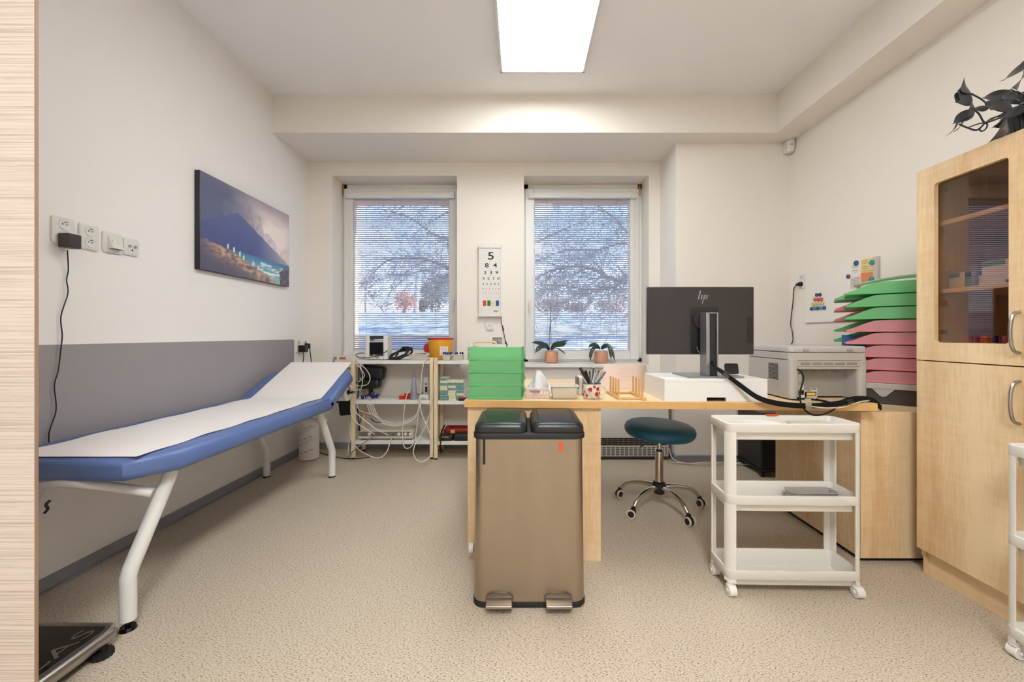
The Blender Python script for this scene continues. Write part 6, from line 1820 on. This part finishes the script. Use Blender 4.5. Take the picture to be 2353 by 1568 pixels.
for k, (nm_, lb, (px, py), mat, r, tip) in enumerate(pens):
    base = mc + Vector((.020 * (-1 if px > 1360 else 1) * abs(px - 1360) / 30, .015 * (1 if k % 2 else -1), .014))
    tp = at(px, py, 1.915 + (.02 if k % 2 == 0 else -.015))
    d = (tp - base).normalized()
    q = thing(nm_, lb, 'pencil' if nm_ == 'pencil' else 'pen', base[:])
    if nm_ == 'pencil':
        MB().tube([base, tp - d * .018], r, 6).build('barrel', M[mat], q, smooth=False)
        MB().tube([tp - d * .018, tp - d * .004], [r, .001], 6).build('sharpened_tip', M['pine'], q)
        MB().tube([tp - d * .005, tp], [.0011, .0003], 6).build('lead', M['ink'], q)
    else:
        e_ = tp - d * (.0 if tip is None else .014)
        MB().tube([base, e_ - d * .004, e_], [r * .85, r, r * .8], 10).build('barrel', M[mat], q)
        if tip: MB().tube([e_, tp], [r * .9, r * .6], 10).build('push_button' if tip in ('orange', 'satin') else 'pen_cap', M[tip], q)
        MB().tube([tp - d * .05 + Vector((0, -r - .001, 0)), tp - d * .006 + Vector((0, -r - .001, 0))], .0012, 5).build('clip', M['satin' if mat != 'black' else 'black'], q)
# bamboo plate rack
def rack():
    t_ = thing('plate_rack', 'bamboo peg rack with two rows of upright pegs right of the mug', 'rack', (.48, 2.0, DZ))
    zb = DZ + .0005
    pegs = {0: [(1403, 1403, 863, 902), (1408.5, 1409, 865, 905), (1414, 1415, 868, 908), (1420, 1421, 870, 912)], 1: [(1455, 1455, 862, 902), (1461.5, 1462, 865, 906), (1468, 1469, 867, 910), (1475, 1476, 870, 913)]}
    for r_, lst in pegs.items():
        P_ = []
        for k, (xt, xb_, yt, yb) in enumerate(lst):
            Y = F * (EYE - (DZ + .012)) / (yb - VY)
            p = at(xb_, yb, Y); P_.append(p)
            zt_ = DZ + .012 + (.082)
            MB().tube([(p.x, p.y, DZ + .010), (p.x, p.y, zt_)], .0048, 10).build('peg', M['bamboo'], t_)
        d = (P_[-1] - P_[0]); d.z = 0; d.normalize(); s_ = Vector((-d.y, d.x, 0)) * .010
        A = P_[0] - d * .05; B = P_[-1] + d * .030
        m = MB(); pts = [A + s_, A - s_, B - s_, B + s_]
        m.prism([(p.x, p.y) for p in pts], zb, DZ + .013); m.build('side_rail', M['bamboo'], t_, bevel=.001)
        if r_ == 0: A0, B0 = A, B
        else: A1, B1 = A, B
    for f in (.12, .86):
        a = A0.lerp(B0, f); b2 = A1.lerp(B1, f)
        MB().box(a.x, b2.x, (a.y + b2.y) / 2 - .008, (a.y + b2.y) / 2 + .008, zb + .002, DZ + .010).build('cross_rail', M['bamboo'], t_, bevel=.001)
rack()
# pinkish card leaning behind the rack
t_ = thing('leaning_card', 'pale pink printed card standing upright behind the bamboo rack', 'card', (.50, 2.25, DZ))
a = at(1387, 892, 2.25); b_ = at(1484, 838, 2.25)
MB().box(a.x, b_.x, 2.255, 2.262, DZ + .0005, b_.z).build('card_sheet', M['pink'], t_, smooth=False)
m = MB()
for k in range(11):
    z = DZ + .165 - .012 * k
    m.box(a.x + .07 + .01 * (k % 3), b_.x - .03 - .012 * (k % 2), 2.2542, 2.255, z, z + .0013)
m.build('print_lines', M['faint'], t_, smooth=False)

# ---------------------------------------------------------------- orchids on the sill
def orchid(px, label, leaves, spikes):
    c = at(px, 832, 3.735); c = Vector((c.x, 3.735, .791))
    t_ = thing('potted_orchid', label, 'plant', c[:])
    MB().lathe([(.050, 0), (.058, .006), (.063, .02), (.063, .106), (.060, .110), (.056, .104), (.055, .09)], c, 36).build('flower_pot', M['pot'], t_, ang=50)
    MB().lathe([(.055, .088), (.02, .094)], c, 20).build('bark_mix', M['soil'], t_)
    for pts, wd in leaves:
        P3 = spline([at(a, b_, y) for a, b_, y in pts], 5)
        rows = []; n = len(P3)
        for i, p in enumerate(P3):
            f = i / (n - 1); w_ = wd * (.45 + 1.1 * math.sin(math.pi * min(1, f * .9 + .1)) ** .7 * .55) * (1 if f < .8 else max(.05, (1 - f) / .2))
            d = (P3[min(i + 1, n - 1)] - P3[max(i - 1, 0)]).normalized()
            s_ = d.cross(Vector((0, -.8, .6))).normalized(); nn = s_.cross(d).normalized()
            if nn.z < 0: nn = -nn
            rows.append([p + s_ * (w_ * q) + nn * (abs(q) * w_ * .35) for q in (-1, -.5, 0, .5, 1)])
        MB().sheet(rows, .0018).build('leaf', M['leaf'], t_, ang=70)
    for pts, r in spikes:
        MB().tube(spline([at(a, b_, y) for a, b_, y in pts], 5), r, 6).build('flower_stem', M['stem'], t_)
orchid(1267, 'orchid with a tall bare flower stem, in a terracotta pot on the sill',
       [([(1262, 804, 3.72), (1250, 795, 3.70), (1235, 789, 3.68), (1221, 788, 3.66)], .020), ([(1262, 803, 3.74), (1250, 798, 3.66), (1240, 800, 3.62), (1229, 812, 3.60)], .024),
        ([(1262, 803, 3.72), (1256, 794, 3.74), (1246, 789, 3.78), (1236, 785, 3.80)], .014), ([(1266, 804, 3.72), (1274, 792, 3.70), (1290, 788, 3.68), (1309, 782, 3.66)], .017),
        ([(1266, 804, 3.72), (1277, 797, 3.66), (1292, 794, 3.62), (1303, 788, 3.60)], .020), ([(1270, 804, 3.70), (1282, 802, 3.62), (1292, 808, 3.60), (1300, 816, 3.58)], .007)],
       [([(1263, 804, 3.73), (1262, 780, 3.73), (1264, 745, 3.73), (1265, 722, 3.73), (1265, 692, 3.73)], .0032), ([(1266, 804, 3.73), (1266, 770, 3.72), (1265, 748, 3.72), (1270, 735, 3.72), (1282, 730, 3.72)], .0028)])
orchid(1381, 'low orchid with drooping leaves, in a terracotta pot on the sill',
       [([(1378, 803, 3.72), (1370, 794, 3.68), (1360, 794, 3.66), (1352, 800, 3.64)], .018), ([(1378, 802, 3.72), (1366, 800, 3.64), (1358, 812, 3.62), (1356, 831, 3.61)], .016),
        ([(1384, 802, 3.72), (1394, 794, 3.68), (1404, 804, 3.65), (1414, 833, 3.61)], .018), ([(1384, 802, 3.72), (1398, 798, 3.66), (1402, 812, 3.63), (1405, 828, 3.62)], .012),
        ([(1382, 803, 3.72), (1388, 795, 3.74), (1396, 794, 3.74)], .014)],
       [([(1383, 802, 3.73), (1386, 794, 3.72), (1392, 784, 3.72), (1396, 776, 3.72)], .0022)])

# ---------------------------------------------------------------- right wall: whiteboard, magnets, notes, socket
XW = XR
y0, y1, z0, z1 = 2.487, 3.13, 1.150, 1.548
t_ = thing('whiteboard', 'white magnetic board on the wall above the printer', 'whiteboard', (XW, (y0 + y1) / 2, z0))
MB().box(XW - .014, XW - .001, y0 + .038, y1, z0, z1).build('board_face', P('glossy white enamel', (240, 236, 230), .35, vary=.01), t_, bevel=.003)
MB().box(XW - .018, XW - .001, y0, y0 + .035, z0 - .002, z1 + .002).build('end_profile', M['alu'] if False else P('pale grey profile', (196, 190, 184), .4), t_, bevel=.002)
xb = XW - .0142
def WB(px, py):
    s = (px - VX) / xb
    return Vector((xb, F / s, EYE - (py - VY) / s))
def C3(cx, cy): return WB(1800 + cx / 3.919, 560 + cy / 3.919)
cmap = {'p': (62, 52, 112), 'r': (214, 84, 92), 'y': (216, 192, 128), 'b': (14, 72, 140), 't': (30, 140, 150), 'n': (120, 70, 60)}
cm_ = {k: P('magnet ' + k, v, .3, coat=.4) for k, v in cmap.items()}
names = {'p': 'purple', 'r': 'pink-red', 'y': 'cream yellow', 'b': 'deep blue', 't': 'teal'}
def magnet(p, k, label, r=.0145, group=None):
    q = thing('round_magnet', label, 'magnet', p[:], group=group)
    m = MB(); m.xf = Matrix.Translation(p) @ Matrix.Rotation(math.radians(-90), 4, 'Y')
    m.lathe([(r, 0), (r, .006), (r * .85, .0078), (r * .62, .0072), (r * .5, .0060), (.001, .0058)], n=20); m.build('magnet_cap', cm_[k], q, ang=50)
rowsM = [('p', [(303, 463), (333, 461)], 'in the top row of the magnet pyramid'), ('r', [(287, 504), (317, 503), (346, 502)], 'in the second row of the magnet pyramid'), ('y', [(270, 546), (299, 543), (328, 540), (358, 537)], 'in the third row of the magnet pyramid')]
for k, ps, tx in rowsM:
    for a in ps: magnet(C3(*a), k, '%s round magnet %s' % (names[k], tx), group='%s magnets in the pyramid' % names[k])
for k, a, tx in (('b', (257, 587), 'deep blue magnet at the left end of the bottom pyramid row'), ('t', (285, 584), 'teal magnet, first from the left in the bottom pyramid row'), ('b', (313, 583), 'deep blue magnet in the middle of the bottom pyramid row'), ('t', (342, 581), 'teal magnet between two blue ones towards the right end of the bottom pyramid row'), ('b', (373, 579), 'deep blue magnet at the right end of the bottom pyramid row')):
    magnet(C3(*a), k, tx)
magnet(C3(588, 297), 'p', 'lone purple magnet beside the pinned notes')
def note(name, label, quad, mat, ink, lines, dx):
    P4 = [C3(*q) - Vector((dx, 0, 0)) for q in quad]
    q_ = thing(name, label, 'note', P4[3][:])
    m = MB(); m.add(P4 + [p + Vector((.0005, 0, 0)) for p in P4], [(0, 1, 2, 3), (7, 6, 5, 4), (0, 4, 5, 1), (1, 5, 6, 2), (2, 6, 7, 3), (3, 7, 4, 0)])
    m.build('note_paper', mat, q_, smooth=False)
    m = MB()
    tl, tr_, br, bl = P4
    rnd = random.Random(len(label))
    for (f, a, b_) in lines:
        l = tl.lerp(bl, f); r = tr_.lerp(br, f)
        x = a
        while x < b_:
            w_ = rnd.uniform(.05, .12)
            p, q = l.lerp(r, x), l.lerp(r, min(b_, x + w_))
            h = Vector((0, 0, .0022)); o_ = Vector((-.0004, 0, 0))
            m.add([p + o_ - h, q + o_ - h, q + o_ + h * rnd.uniform(.2, 1), p + o_ + h * rnd.uniform(.2, 1)], [(0, 1, 2, 3)])
            x += w_ + .04
    m.build('handwriting', ink, q_, smooth=False)
note('pinned_note', 'upper white note pinned with a blue magnet on the whiteboard', [(612, 168), (700, 148), (702, 288), (612, 300)], M['paper'], M['inkgrey'], [(.3, .1, .7), (.42, .2, .8), (.6, .1, .7), (.72, .3, .6)], .0008)
note('pinned_note', 'lower pinkish note pinned with a pink magnet on the whiteboard', [(606, 312), (702, 292), (704, 380), (604, 410)], P('pink tinted paper', (224, 206, 204), .8), M['inkgrey'], [(.15, .1, .9), (.32, .1, .7), (.52, .1, .85), (.7, .2, .7)], .0016)
note('sticky_note', 'yellow sticky note above the orange one on the whiteboard', [(702, 146), (824, 122), (824, 252), (704, 264)], P('yellow note', (232, 208, 140), .7), M['inkgrey'], [(.15, .1, .5), (.32, .1, .6), (.56, .1, .6), (.7, .1, .65), (.88, .1, .9)], .0024)
note('sticky_note', 'orange sticky note under the yellow one on the whiteboard', [(700, 268), (826, 254), (826, 345), (706, 380)], P('orange note', (238, 146, 92), .7), M['inkred'], [(.15, .1, .85), (.36, .2, .8), (.58, .15, .5)], .0032)
for k, a, tx, off in (('b', (661, 176), 'large blue magnet holding the upper white note', .0016), ('t', (806, 170), 'green-teal magnet holding the yellow note', .0032), ('t', (801, 323), 'teal magnet holding the orange note', .004), ('r', (677, 379), 'pink-red magnet holding the pinkish note', .0024)):
    magnet(C3(*a) - Vector((off, 0, 0)), k, tx, r=.0175)
ss = (1845.5 - VX) / XR
ys_ = F / ss
t_, xf = socket('right', XW, ys_, 1.483, .064, .112, 'double wall socket beside the whiteboard with a black plug in its lower half', (.027, -.022))
q = thing('plug', 'black plug with a wavy cable in the socket beside the whiteboard', 'plug', (XW - .02, ys_, 1.46))
MB().tube([(XW - .013, ys_, 1.461), (XW - .030, ys_ + .0, 1.461), (XW - .045, ys_ + .02, 1.458)], [.019, .017, .007], 14).build('plug_body', M['black'], q)
pts = [(XW - .045, ys_ + .02, 1.458)]
for px, py in ((1830, 655), (1824, 665), (1822, 695), (1816, 742), (1820, 760), (1822, 782), (1817, 797), (1818, 830)):
    s = (px - VX) / (XW - .012); pts.append((XW - .012, min(F / s, 3.3), EYE - (py - VY) / s))
MB().tube(spline(pts, 5), .0035, 6).build('plug_cable', M['black'], q)
